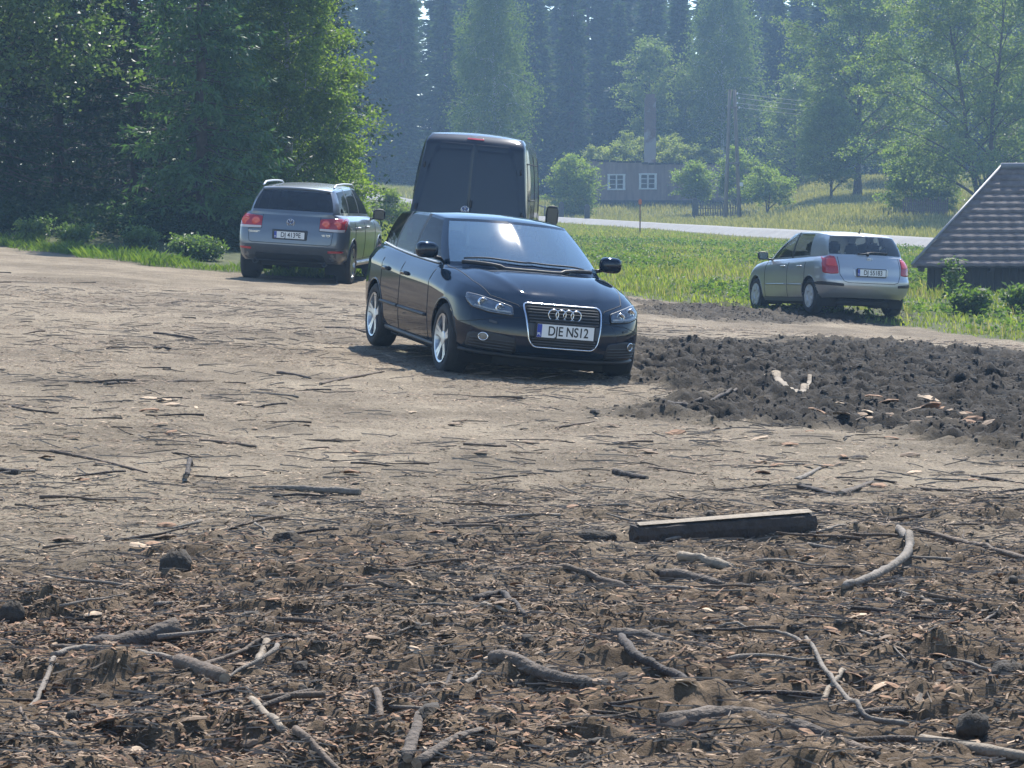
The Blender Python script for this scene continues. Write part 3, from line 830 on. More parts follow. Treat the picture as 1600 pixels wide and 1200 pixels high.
A.wheels(.765, .21, .215, spokes=5, double=True)
# grille
gp_ = rpoly([(-.36, .722), (.36, .722), (.315, .41), (.27, .358), (-.27, .358), (-.315, .41)], .05)
gr = A.decal('grille', M['dark'], 'F', gp_, .004, .03, smooth=False)
fr_ = MB(); A.line(fr_, 'F', gp_, .0085, .006, closed=True); fr_.build('grille_frame', M['chrome'], gr)
sl = MB()
for z in (.385, .408, .43, .575, .60, .625, .65, .672, .694):
    hw = .29 if z < .46 else .31 + (z - .55) * .14
    A.line(sl, 'F', [(-hw, z), (hw, z)], .0065, .010)
sl.build('grille_slat', M['trim'], gr)
bar = A.decal('plate_carrier', M['trim'], 'F', rpoly([(-.33, .56), (.33, .56), (.315, .45), (-.315, .45)], .01), .012, .02)
A.number_plate('F', 0, .506, 'DJE NS12')
rg = MB()
for k in range(4):
    cy = (-.1035 + .069 * k); p0 = A.proj('F', 0, .645, .022)
    rg.loop_tube([(p0.x, cy + .046 * math.cos(a), .645 + .046 * math.sin(a)) for a in np.linspace(0, 2 * math.pi, 29)[:-1]], .0065, 6)
rg.build('ring_emblem', M['chrome'], A.root)
def a_lamp(sg):
    lp = rpoly([(.45, .606), (.452, .678), (.58, .716), (.70, .746), (.775, .757), (.792, .705), (.768, .65), (.64, .616)], .014)
    h = A.decal('headlight', M['lampbed'], 'F', lp, .003, .03, mirror=sg)
    k = -1 if sg else 1
    for (cy, cz, r) in ((.555, .655, .040), (.68, .690, .042)):
        q = MB(); p = A.proj('F', k * cy, cz, .012); q.lathe([(r, -.03), (r, .0), (r * .8, .006), (r * .75, -.01), (.0001, -.004)], 24, 'x', p); q.build('reflector_bowl', M['chrome'], h)
    t = MB(); A.line(t, 'F', [(k * .47, .63), (k * .63, .64), (k * .74, .665)], .008, .012); t.build('lamp_strip', M['plate'], h)
    e = MB(); A.line(e, 'F', [((-a if sg else a), b) for a, b in lp], .006, .003, closed=True); e.build('lamp_rim', M['black'], h)
    A.decal('lamp_glass', M['lens'], 'F', lp, .020, .012, parent=h, mirror=sg)
mir(a_lamp)
def a_low(sg):
    k = -1 if sg else 1
    it = A.decal('air_intake', M['black'], 'F', rpoly([(.40, .28), (.78, .30), (.78, .43), (.62, .45), (.42, .42)], .03), .003, .02, mirror=sg)
    q = MB()
    for z in (.305, .33, .355, .38): A.line(q, 'F', [(k * .43, z), (k * .76, z + .01)], .005, .007)
    q.build('intake_slat', M['trim'], it)
    fl = A.decal('fog_light', M['lampbed'], 'F', circ((k * .675, .405), .030, 20), .012, .02)
    q = MB(); A.line(q, 'F', circ((k * .675, .405), .033, 20), .006, .012, closed=True); q.build('fog_rim', M['chrome'], fl)
    A.decal('washer_cap', M['trim'], 'F', rpoly([(.58, .525), (.64, .535), (.64, .555), (.58, .545)], .008), .008, .01, mirror=sg)
mir(a_low)
q = MB(); A.line(q, 'F', [(-.80, .268), (-.4, .258), (.4, .258), (.80, .268)], .016, .01, res=.05); q.build('front_lip', M['black'], A.root)
ln = Gaps()
for ax in ('L', 'D'):
    for x0 in (.735, -.30, -1.06): A.line(ln, ax, [(x0 + (.05 if x0 > .5 else -.0), .255), (x0, .90)], .0045, -.001)
    A.line(ln, ax, [(-1.06, .262), (.74, .262)], .0045, -.001)
A.line(ln, 'F', [(.37, .665), (.40, .70), (.6, .755)], .004, 0); A.line(ln, 'F', [(-.37, .665), (-.40, .70), (-.6, .755)], .004, 0)
for sg in (1, -1): A.line(ln, 'T', [(1.84, sg * .60), (1.5, sg * .685), (1.1, sg * .715), (.80, sg * .735)], .004, -.001)
A.line(ln, 'F', [(-.86, .50), (-.6, .575), (-.37, .60)], .0035, -.001); A.line(ln, 'F', [(.86, .50), (.6, .575), (.37, .60)], .0035, -.001)
ln.done(A)
for ax, sd in (('L', 'left'), ('D', 'right')):
    for nm, x0, x1 in (('front_door', -.27, .70), ('rear_door', -1.02, -.33)):
        d = A.part[f'{nm}_{sd}']
        q = MB(); A.line(q, ax, [(x0, .475), (x1, .475)], .016, .004); q.build('side_moulding', M['black'], d)
        q = MB(); xh = x0 + .06; P = [A.proj(ax, xh + t, .80 + .01 * math.sin(t * 15), .022 if .01 < t < .19 else 0) for t in np.linspace(0, .20, 9)]
        q.tube(P, .013, 8, flat=1.5); q.build('door_handle', M['navy'], d)
    q = MB(); A.line(q, ax, [(x, float(zA(x)) + .012) for x in np.linspace(.64, -1.60, 20)], .009, .012); q.build('window_trim', M['silver'], A.root)
    q = MB(); A.line(q, ax, [(-.92, .235), (.92, .225)], .03, -.01); q.build('sill', M['black'], A.root)
A.mirror(.62, .895, 1.065, (.09, .105, .075), M['navy'], .74)
wp = MB()
for y0, y1, dx in ((.52, -.05, .0), (-.05, -.60, 0)):
    P = [A.proj('T', lerp(1.035, .985 if y1 < -.3 else 1.03, t) - abs(lerp(y0, y1, t)) ** 2 * .33, lerp(y0, y1, t), .018) for t in np.linspace(0, 1, 10)]
    wp.tube(P, .009, 6)
wp.build('wiper', M['black'], A.root)
ck = MB(); A.line(ck, 'T', [(1.12 - .62 * y * y, y) for y in np.linspace(-.62, .62, 17)], .020, .002); ck.build('cowl', M['black'], A.root)
A.seats((.10, -.75), .34)
mb = MB(); mb.box((.72, 0, .83), (.5, 1.32, .16)); mb.box((.60, 0, .70), (.3, 1.3, .30)); mb.ball((.56, .36, .93), (.14, .2, .06), 16, 8); mb.build('dashboard', M['seat'], A.root, bevel=.03)
mb = MB(); mb.loop_tube([(.40 + .06 * math.sin(a), .36 + .185 * math.cos(a), .90 + .175 * math.sin(a)) for a in np.linspace(0, 2 * math.pi, 29)[:-1]], .017, 8); mb.tube([(.40, .36 - .17, .90), (.40, .36 + .17, .90)], .022, 8); mb.tube([(.40, .36, .9), (.60, .36, .86)], .03, 8); mb.build('steering_wheel', M['black'], A.root)
mb = MB(); mb.box((.33, 0, 1.29), (.03, .22, .06)); mb.build('inner_mirror', M['black'], A.root, bevel=.015)
mb = MB(); mb.box((.72, -.20, .915), (.10, .13, .004)); mb.build('dashboard_paper', M['plate'], A.root)
for sg in (1, -1):
    A.decal('tail_light', M['red'], 'R', rpoly([(.52, .84), (.76, .86), (.78, 1.0), (.52, .98)], .03), .004, .02, mirror=sg < 0)
A.number_plate('R', 0, .80, 'DJE NS12')
HA = Vector((.292, -.957)); HA.normalize()
pA = Vector((-.215, 22.51, 0)); 
_zf = 0.0
A.place(Vector((pA.x, pA.y, -.045)), math.atan2(HA.y, HA.x), R(1.9), R(-5.2))

# ================================================================== grey off-road estate, seen from behind
M['bluegrey'] = paint('blue grey car paint', (.135, .155, .18), metal=.5, rough=.38, coat_rough=.07, dustamt=.35)
zT = pchip([-2.4, -2.1, -.3, .9, 1.4], [1.22, 1.21, 1.17, 1.14, 1.17])
def gt(x, y): return (x, y, float(zT(x)))
suv = dict(paint='bluegrey', wheel_r=.375, axles=(1.43, -1.425), arch=1.12, floor=.28,
    levels=[(0, 2.22, -2.20, .88), (.12, 2.32, -2.32, .925), (.35, 2.37, -2.375, .955), (.55, 2.36, -2.36, .964), (.72, 2.32, -2.33, .962), (.86, 2.26, -2.30, .95), (.95, 2.2, -2.26, .92), (1, 2.14, -2.235, .885)],
    fplan=[(0, 0), (.012, .32), (.05, .58), (.13, .78), (.27, .90), (.46, .965), (.78, .99)],
    rplan=[(0, 0), (.012, .4), (.04, .66), (.10, .84), (.22, .945), (.5, .99)],
    ztop=[(2.4, .93), (2.1, .97), (1.4, 1.06), (.9, 1.09), (-.3, 1.12), (-2.4, 1.17)],
    zbot=[(2.4, .32), (1.8, .32), (1.0, .30), (-1.0, .30), (-1.8, .36), (-2.4, .38)],
    gbase=[gt(1.28, 0), gt(1.24, .4), gt(1.06, .74), gt(.88, .81), gt(-.20, .825), gt(-.28, .825), gt(-1.20, .815), gt(-1.28, .812), gt(-1.95, .77), gt(-2.16, .70), gt(-2.215, .35), gt(-2.22, 0)],
    gtop=[(.40, 0, 1.665), (.37, .33, 1.66), (.26, .58, 1.645), (.10, .64, 1.645), (-.34, .66, 1.665), (-.42, .66, 1.665), (-1.15, .655, 1.645), (-1.22, .653, 1.643), (-1.70, .63, 1.615), (-1.86, .575, 1.60), (-1.92, .3, 1.605), (-1.93, 0, 1.607)],
    gseg=[5, 5, 2, 8, 1, 8, 1, 6, 3, 6, 6], gkind=['windscreen', 'windscreen', 'body', 'front_window', 'pillar', 'rear_window', 'pillar', 'quarter_window', 'body', 'back_window', 'back_window'],
    acol=3, dcol=8, bulge=.03, glassband=(.10, .93), hoodcrown=.05, roofcrown=.045, gcx=-.5,
    doors=[('front_door', -.28, .9, .42), ('rear_door', -1.26, -.28, .42)], tailgate=(-1.9, .72, .70), lip=.014,
    glassmats={k: 'darkglass' for k in ('front_window', 'rear_window', 'quarter_window', 'back_window', 'windscreen')}, badge_tilt=.12)
T = Car('parked_car', 'blue grey off-road estate car with silver roof rails, seen from behind below the trees', 'car', suv)
T.wheels(.825, .27, .255, spokes=7)
def t_lamp(sg):
    k = -1 if sg else 1
    tl = A and T.decal('tail_light', M['red'], 'R', rpoly([(.50, .945), (.50, 1.135), (.70, 1.15), (.905, 1.155), (.925, 1.0), (.91, .925), (.7, .93)], .03), .006, .03, mirror=sg)
    q = MB()
    for cy in (.605, .79):
        p = T.proj('R', k * cy, 1.045, .012); q.lathe([(.075, .02), (.075, -.004), (.05, -.010), (.0001, -.004)], 24, 'x', p)
    q.build('lamp_disc', M['redlit'], tl)
    T.decal('reverse_light', M['clearlamp'], 'R', rpoly([(.505, .935), (.505, .972), (.91, .965), (.90, .925), (.7, .928)], .008), .012, .02, parent=tl, mirror=sg)
    T.decal('rear_reflector', M['red'], 'R', rpoly([(.66, .56), (.66, .60), (.90, .605), (.90, .57)], .01), .006, .02, mirror=sg)
    q = MB(); p = T.proj('R', k * .60, .40, 0); q.lathe([(.038, .05), (.045, -.055), (.038, -.06), (.034, -.02), (.0001, 0.02)], 20, 'x', p + Vector((0, 0, -.04))); q.build('exhaust_pipe', M['trim'], T.root)
mir(t_lamp)
bl = T.decal('rear_bumper', M['trim'], 'R', rpoly([(-.93, .395), (-.92, .64), (-.6, .66), (.6, .66), (.92, .64), (.93, .395), (.5, .385), (-.5, .385)], .03), .006, .03, res=.06)
T.decal('bumper_insert', M['dark'], 'R', rpoly([(-.62, .40), (-.58, .52), (.58, .52), (.62, .40)], .03), .012, .02, parent=bl)
T.number_plate('R', 0, .835, 'DJ 4139E')
T.decal('plate_recess', M['trim'], 'R', rpoly([(-.30, .755), (-.31, .925), (.31, .925), (.30, .755)], .02), .004, .02)
T.disc_badge('R', 0, 1.045, .068, .008)
T.script('model_lettering', 'R', .62, .865, 'TOUAREG', .045, M['chrome'])
T.script('engine_lettering', 'R', -.62, .855, 'V6 TDI', .050, M['chrome'])
ln = Gaps()
T.line(ln, 'R', [(.50, 1.16), (.50, .93), (.735, .915), (.71, .71), (.66, .69), (-.66, .69), (-.71, .71), (-.735, .915), (-.50, .93), (-.50, 1.16)], .005, 0)
for ax in ('L', 'D'):
    for x0 in (.86, -.28, -1.26): T.line(ln, ax, [(x0, .42), (x0, 1.08)], .005, 0)
    T.line(ln, ax, [(-1.0, .43), (.86, .43)], .005, 0)
ln.done(T)
for ax, sd in (('L', 'left'), ('D', 'right')):
    for nm, x0 in (('front_door', -.18), ('rear_door', -1.12)):
        q = MB(); P = [T.proj(ax, x0 + t, .98, .028 if .02 < t < .2 else 0) for t in np.linspace(0, .22, 9)]; q.tube(P, .016, 8); q.build('door_handle', M['silver'], T.part[f'{nm}_{sd}'])
    k = 1 if ax == 'L' else -1
    q = MB(); q.tube([(lerp(.15, -1.75, t), k * lerp(.635, .615, t), 1.655 + .02 * math.sin(math.pi * t) + .050 * min(1, 9 * t, 9 * (1 - t))) for t in np.linspace(0, 1, 28)], .0165, 8); q.build('roof_rail', M['silver'], T.root)
    q = MB(); T.line(q, ax, [(-.95, .36), (1.0, .34)], .05, 0); q.build('sill', M['silver'], T.root)
q = MB(); P = [[(-1.80 - .16 * (1 - .3 * (y / .6) ** 2) * a, y * .98, 1.628 + .03 * (1 - (y / .6) ** 2) - .02 * a + .0 * y - b_) for y in np.linspace(-.6, .6, 15)] for a, b_ in ((0, 0), (.5, .0), (1, .01), (.9, .035), (.3, .03))]; q.grid(P); q.build('roof_spoiler', M['bluegrey'], T.root)
T.mirror(.78, 1.03, 1.19, (.10, .115, .10), M['black'], .83)
T.seats((.15, -.85), .55)
T.place(Vector((-3.66 + .06, 40.3 + 2.37, float(terrain(-3.5, 42)) + .0)), R(84.2), R(-.5), R(3.4))

# ================================================================== silver hatchback at the grass edge
M['silverpaint'] = paint('silver car paint', (.42, .43, .44), metal=.6, rough=.38, coat_rough=.06, dustamt=.2)
zC = pchip([-2.2, -1.8, -.3, .8, 1.3], [1.03, 1.02, .97, .945, .985])
def gc(x, y): return (x, y, float(zC(x)))
cor = dict(paint='silverpaint', wheel_r=.308, axles=(1.28, -1.32), arch=1.14, floor=.15,
    levels=[(0, 1.98, -1.96, .765), (.12, 2.08, -2.06, .815), (.32, 2.13, -2.115, .843), (.42, 2.13, -2.115, .85), (.55, 2.10, -2.07, .852), (.75, 2.05, -2.04, .852), (.9, 1.98, -1.99, .83), (1, 1.92, -1.95, .79)],
    fplan=[(0, 0), (.015, .32), (.06, .58), (.15, .78), (.30, .90), (.48, .965), (.78, .99)],
    rplan=[(0, 0), (.012, .4), (.05, .68), (.13, .86), (.26, .95), (.5, .99)],
    ztop=[(2.1, .73), (1.9, .77), (1.2, .88), (.8, .905), (-.3, .935), (-1.5, .975), (-2.1, .98)],
    zbot=[(2.1, .20), (1.5, .19), (.9, .20), (-.9, .21), (-1.6, .27), (-2.1, .31)],
    gbase=[gc(1.18, 0), gc(1.14, .35), gc(.96, .66), gc(.78, .72), gc(-.22, .735), gc(-.30, .735), gc(-1.05, .725), gc(-1.11, .722), gc(-1.50, .69), gc(-1.79, .672), gc(-1.90, .36), gc(-1.93, 0)],
    gtop=[(.28, 0, 1.43), (.255, .28, 1.425), (.14, .53, 1.41), (0, .59, 1.41), (-.30, .622, 1.428), (-.38, .622, 1.43), (-1.02, .618, 1.415), (-1.08, .616, 1.412), (-1.35, .60, 1.395), (-1.55, .578, 1.372), (-1.65, .29, 1.38), (-1.67, 0, 1.382)],
    gseg=[6, 6, 2, 10, 1, 8, 1, 6, 3, 6, 6], gkind=['windscreen', 'windscreen', 'body', 'front_window', 'pillar', 'rear_window', 'body', 'body', 'body', 'back_window', 'back_window'],
    acol=3, dcol=8, bulge=.025, glassband=(.06, .95), hoodcrown=.05, roofcrown=.045,
    doors=[('front_door', -.30, .82, .27), ('rear_door', -1.10, -.30, .27)], tailgate=(-1.7, .62, .52), glassmats={}, badge_tilt=.1, lip=.008)
K_ = Car('parked_car', 'silver hatchback standing where the mud meets the grass, its back to the camera', 'car', cor)
K_.wheels(.735, .19, .20, spokes=7, cover=True, mat_rim='silver')
def k_lamp(sg):
    tl = K_.decal('tail_light', M['red'], 'R', rpoly([(.575, .705), (.59, .86), (.60, 1.0), (.68, 1.015), (.755, .99), (.80, .86), (.80, .71), (.7, .695)], .03), .006, .03, mirror=sg)
    K_.decal('lamp_disc', M['redlit'], 'R', rpoly([(.60, .83), (.61, .97), (.72, .97), (.76, .84)], .03), .013, .015, parent=tl, mirror=sg)
    K_.decal('bumper_strip', M['black'], 'R', rpoly([(.50, .49), (.50, .535), (.82, .565), (.86, .55), (.85, .505)], .012), .010, .02, mirror=sg)
mir(k_lamp)
K_.number_plate('R', 0, .735, 'DJ 55183')
K_.decal('plate_recess', M['silverpaint'], 'R', rpoly([(-.30, .66), (-.33, .82), (.33, .82), (.30, .66)], .03), .003, .01)
q = MB(); p = K_.proj('R', 0, .965, .008); q.loop_tube([p + Vector((0, .05 * math.cos(a), .034 * math.sin(a))) for a in np.linspace(0, 2 * math.pi, 25)[:-1]], .0055, 6)
q.loop_tube([p + Vector((-.002, .032 * math.cos(a), .012 + .016 * math.sin(a))) for a in np.linspace(0, 2 * math.pi, 25)[:-1]], .0045, 6)
q.loop_tube([p + Vector((-.002, .014 * math.cos(a), -.002 + .03 * math.sin(a))) for a in np.linspace(0, 2 * math.pi, 25)[:-1]], .0045, 6); q.build('emblem', M['chrome'], K_.root)
ln = Gaps()
K_.line(ln, 'R', [(.565, 1.0), (.56, .70), (.50, .58), (.42, .555), (-.42, .555), (-.50, .58), (-.56, .70), (-.565, 1.0)], .005, 0)
for ax in ('L', 'D'):
    for x0 in (.80, -.30, -1.10): K_.line(ln, ax, [(x0, .27), (x0 - .01, .90)], .005, 0)
    K_.line(ln, ax, [(-.95, .275), (.82, .27)], .005, 0)
ln.done(K_)
q = MB(); p = [K_.proj('R', y, z, .02) for y, z in ((.02, 1.065), (-.10, 1.085), (-.36, 1.07))]; q.tube([p[0], p[1], p[2]], .010, 6); q.tube([K_.proj('R', y, 1.055 + .03 * (y < .1), .022) for y in (.20, .10, -.05, -.36)], .012, 6); q.ball(K_.proj('R', .02, 1.05, .02), .03, 10, 6); q.build('rear_wiper', M['black'], K_.root)
for ax, sd in (('L', 'left'), ('D', 'right')):
    for nm, x0, x1 in (('front_door', -.22, .70), ('rear_door', -1.0, -.35)):
        d = K_.part[f'{nm}_{sd}']
        q = MB(); P = [K_.proj(ax, x0 + .02 + t, .82, .022 if .02 < t < .18 else 0) for t in np.linspace(0, .2, 9)]; q.tube(P, .014, 8); q.build('door_handle', M['silverpaint'], d)
        q = MB(); K_.line(q, ax, [(x0, .50), (x1, .50)], .016, .002); q.build('side_moulding', M['silverpaint'], d)
q = MB(); q.tube([(-1.45, 0, 1.425), (-1.53, 0, 1.50)], [.012, .007], 8); q.ball((-1.45, 0, 1.425), (.04, .02, .015)); q.build('antenna', M['black'], K_.root)
K_.mirror(.70, .93, 1.01, (.09, .10, .075), M['black'], .72)
K_.seats((.15, -.80), .38)
mb = MB(); mb.box((.80, 0, .84), (.5, 1.3, .16)); mb.build('dashboard', M['seat'], K_.root, bevel=.03)
hk = R(90 + 15); hv = Vector((math.cos(hk), math.sin(hk)))
rc = Vector((1345 - 800, 0)); pc = Vector(((1360 - 800) / FPX * 40.6, 40.6)) + hv * 2.1
K_.place(Vector((pc.x, pc.y, float(terrain(pc.x, pc.y)) + .015)), hk, R(1.8), R(2.9))

# ================================================================== black high-roof van
M['blackpaint'] = paint('black van paint', (.010, .014, .024), metal=0, rough=.5, coat_rough=.08, dustamt=.01, spec=.02)
zV = pchip([-3, 2, 2.6, 3], [1.20, 1.18, 1.20, 1.2])
def gv(x, y): return (x, y, float(zV(x)))
van = dict(paint='blackpaint', wheel_r=.345, axles=(1.83, -1.83), arch=1.15, floor=.24,
    levels=[(0, 2.75, -2.86, .93), (.12, 2.85, -2.93, .965), (.4, 2.88, -2.95, .992), (.7, 2.80, -2.95, .998), (.9, 2.7, -2.945, .998), (1, 2.6, -2.94, .992)],
    fplan=[(0, 0), (.015, .32), (.06, .58), (.15, .78), (.30, .90), (.48, .965), (.78, .99)],
    rplan=[(0, 0), (.006, .5), (.018, .80), (.04, .93), (.085, .985), (.3, 1.0)],
    ztop=[(2.9, 1.02), (2.5, 1.10), (2.0, 1.16), (-3, 1.18)], zbot=[(2.9, .26), (1.8, .26), (0, .28), (-2, .34), (-3, .36)], bow=.002,
    gbase=[gv(2.25, 0), gv(2.2, .45), gv(2.0, .82), gv(1.75, .965), gv(.75, .985), gv(.68, .985), gv(-.9, .985), gv(-.95, .985), gv(-2.55, .985), gv(-2.90, .955), gv(-2.935, .5), gv(-2.94, 0)],
    gtop=[(1.20, 0, 2.56), (1.15, .4, 2.55), (1.0, .74, 2.53), (.85, .82, 2.53), (.60, .83, 2.54), (.55, .83, 2.54), (-.9, .83, 2.55), (-.95, .83, 2.55), (-2.5, .825, 2.54), (-2.72, .78, 2.525), (-2.76, .4, 2.54), (-2.765, 0, 2.545)],
    gseg=[5, 5, 2, 8, 1, 10, 1, 10, 4, 6, 6], gkind=['windscreen', 'windscreen', 'body', 'front_window', 'pillar', 'body', 'body', 'body', 'body', 'body', 'body'],
    acol=3, dcol=8, bulge=.045, bulge_rear=.12, topround=.075, grow=[2, 8, 7], glassband=(.12, .8), hoodcrown=.05, roofcrown=.06, shcrown=.0,
    doors=[('front_door', .70, 1.75, .40), ('side_door', -.92, .70, .40)], lip=.014, glassmats={'front_window': 'darkglass', 'windscreen': 'darkglass'})
V_ = Car('parked_van', 'black high-roof van parked behind the navy hatchback, its rear doors to the camera', 'van', van)
V_.wheels(.86, .22, .20, spokes=6, mat_rim='trim')
def v_door(sg):
    k = -1 if sg else 1
    d = V_.decal('rear_door', M['blackpaint'], 'R', rpoly([(.006, .40), (.007, 2.40), (.56, 2.40), (.66, 2.30), (.83, 1.6), (.90, 1.2), (.90, .40)], .03), .004, .01, res=.06, mirror=sg)
    V_.decal('door_window', M['vanglass'], 'R', rpoly([(.09, 1.46), (.09, 2.12), (.58, 2.10), (.68, 1.46)], .12), .003, .0008, parent=d, res=.05, smooth=False, mirror=sg)
    tl = V_.decal('tail_light', M['red'], 'R', rpoly([(.90, .80), (.90, 1.20), (.965, 1.20), (.985, .80)], .02), .008, .02, mirror=sg)
    V_.decal('reverse_light', M['clearlamp'], 'R', rpoly([(.905, .86), (.905, .93), (.97, .93), (.975, .86)], .01), .014, .01, parent=tl, mirror=sg)
    q = MB()
    for z in (.7, 1.3, 2.0): p = V_.proj('R', k * .88 if z < 1.5 else k * .80, z, .01); q.box(p, (.04, .03, .10))
    q.build('door_hinge', M['black'], d, bevel=.006)
mir(v_door)
V_.disc_badge('R', .06, 1.31, .068, .018)
V_.number_plate('R', .42, .62, 'DJ 7215K') if False else None
V_.decal('brake_light', M['red'], 'R', rpoly([(-.14, 2.47), (-.14, 2.495), (.14, 2.495), (.14, 2.47)], .008), .012, .02)
q = MB(); q.box((-2.98, 0, .47), (.10, 1.90, .16)); q.build('rear_bumper', M['black'], V_.root, bevel=.03)
q = MB(); p = V_.proj('R', -.02, 1.42, .03); q.box(p, (.03, .03, .14)); q.build('door_handle', M['black'], V_.root, bevel=.01)
ln = Gaps()
for ax in ('L', 'D'):
    for x0 in (.70, -.92, 1.70): V_.line(ln, ax, [(x0, .42), (x0, 1.2), (x0, 2.3)], .007, 0)
    V_.line(ln, ax, [(-2.6, 1.55), (-1.0, 1.55)], .012, 0); V_.line(ln, ax, [(-2.6, 2.15), (-1.0, 2.15), (.5, 2.15)], .010, 0); V_.line(ln, ax, [(-2.55, 1.55), (-2.55, 2.15)], .008, 0)
    V_.line(ln, ax, [(-2.7, .75), (1.4, .75)], .03, 0)
ln.done(V_)
V_.mirror(1.62, 1.22, 1.28, (.10, .12, .19), M['black'], .98)
V_.seats((.95,), .75)
hvv = R(90 - 3.0); hv = Vector((math.cos(hvv), math.sin(hvv)))
pv = Vector(((721 - 800) / FPX * 39.0, 39.0)) + hv * 2.95
V_.place(Vector((pv.x, pv.y, -.005)), hvv, R(0), R(5.2))
# ------------------------------------------------------------------ vegetation
LM = {}
LM['birch'] = leafmat('birch leaves', (.080, .138, .030), (.160, .210, .050), .52, .5)
LM['farbirch'] = leafmat('weeping birch leaves', (.055, .098, .022), (.115, .160, .036), .45, .55)
LM['aspen'] = leafmat('aspen leaves', (.062, .112, .042), (.118, .168, .066), .42, .42)
LM['ash'] = leafmat('ash leaves', (.085, .135, .038), (.165, .205, .065), .48, .52)
LM['fruit'] = leafmat('fruit tree leaves', (.100, .160, .028), (.185, .225, .050), .54, .55)
LM['pale'] = leafmat('pale willow leaves', (.150, .190, .055), (.235, .255, .090), .52, .5)
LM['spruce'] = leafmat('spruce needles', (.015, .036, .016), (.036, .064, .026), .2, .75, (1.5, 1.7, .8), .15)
LM['farspruce'] = leafmat('forest spruce needles', (.020, .045, .018), (.070, .108, .040), .34, .75, (1.6, 1.7, .8), .15)
LM['spruce_light'] = leafmat('young spruce needles', (.046, .100, .036), (.092, .155, .056), .40, .5, (1.5, 1.7, .8))
LM['grass'] = leafmat('field grass', (.100, .145, .026), (.23, .245, .085), .5, .6)
LM['meadow'] = leafmat('meadow grass', (.13, .14, .055), (.30, .26, .15), .4, .6)
LM['verge'] = leafmat('verge grass', (.055, .105, .018), (.12, .16, .035), .5, .5)
LM['weed'] = leafmat('weed leaves', (.055, .105, .028), (.11, .16, .048), .45, .6)
LM['umbel'] = leafmat('umbel flowers', (.32, .34, .24), (.50, .50, .40), .35, .6, (1.2, 1.2, 1))
BK = {}
BK['bark'] = mat('grey bark', (.075, .062, .050), .9, var=.45, vscale=6, bump=.6, bscale=14, stretch=(1, 1, .25))
BK['birchbark'] = mat('birch bark', (.36, .35, .32), .8, var=.6, vscale=5, bump=.3, stretch=(.5, .5, 3))
BK['sprucebark'] = mat('spruce bark', (.065, .050, .042), .9, var=.4, vscale=8, bump=.6, bscale=18)

def unit(v): return v / np.maximum(np.linalg.norm(v, axis=1, keepdims=True), 1e-9)
def leaves(P, size, rng, aspect=.62, flat=.5, fold=.25, hang=0.0):
    """one folded four-cornered leaf per point"""
    n = len(P); size = np.broadcast_to(size, n) * rng.uniform(.65, 1.35, n)
    nr = rng.normal(size=(n, 3)); nr[:, 2] = np.abs(nr[:, 2]) * (1 - hang) + flat; nr = unit(nr)
    t = rng.normal(size=(n, 3)); t[:, 2] -= hang * 2.0; t = t - (t * nr).sum(1, keepdims=True) * nr; t = unit(t)
    bt = np.cross(nr, t); L_ = size[:, None]; W_ = L_ * aspect * .5
    V = np.empty((n, 4, 3)); V[:, 0] = P - t * L_ * .5; V[:, 2] = P + t * L_ * .5
    V[:, 1] = P + bt * W_ + nr * W_ * fold * 2; V[:, 3] = P - bt * W_ + nr * W_ * fold * 2
    return V.reshape(-1, 3)
def quads(n): return np.arange(n * 4).reshape(n, 4)

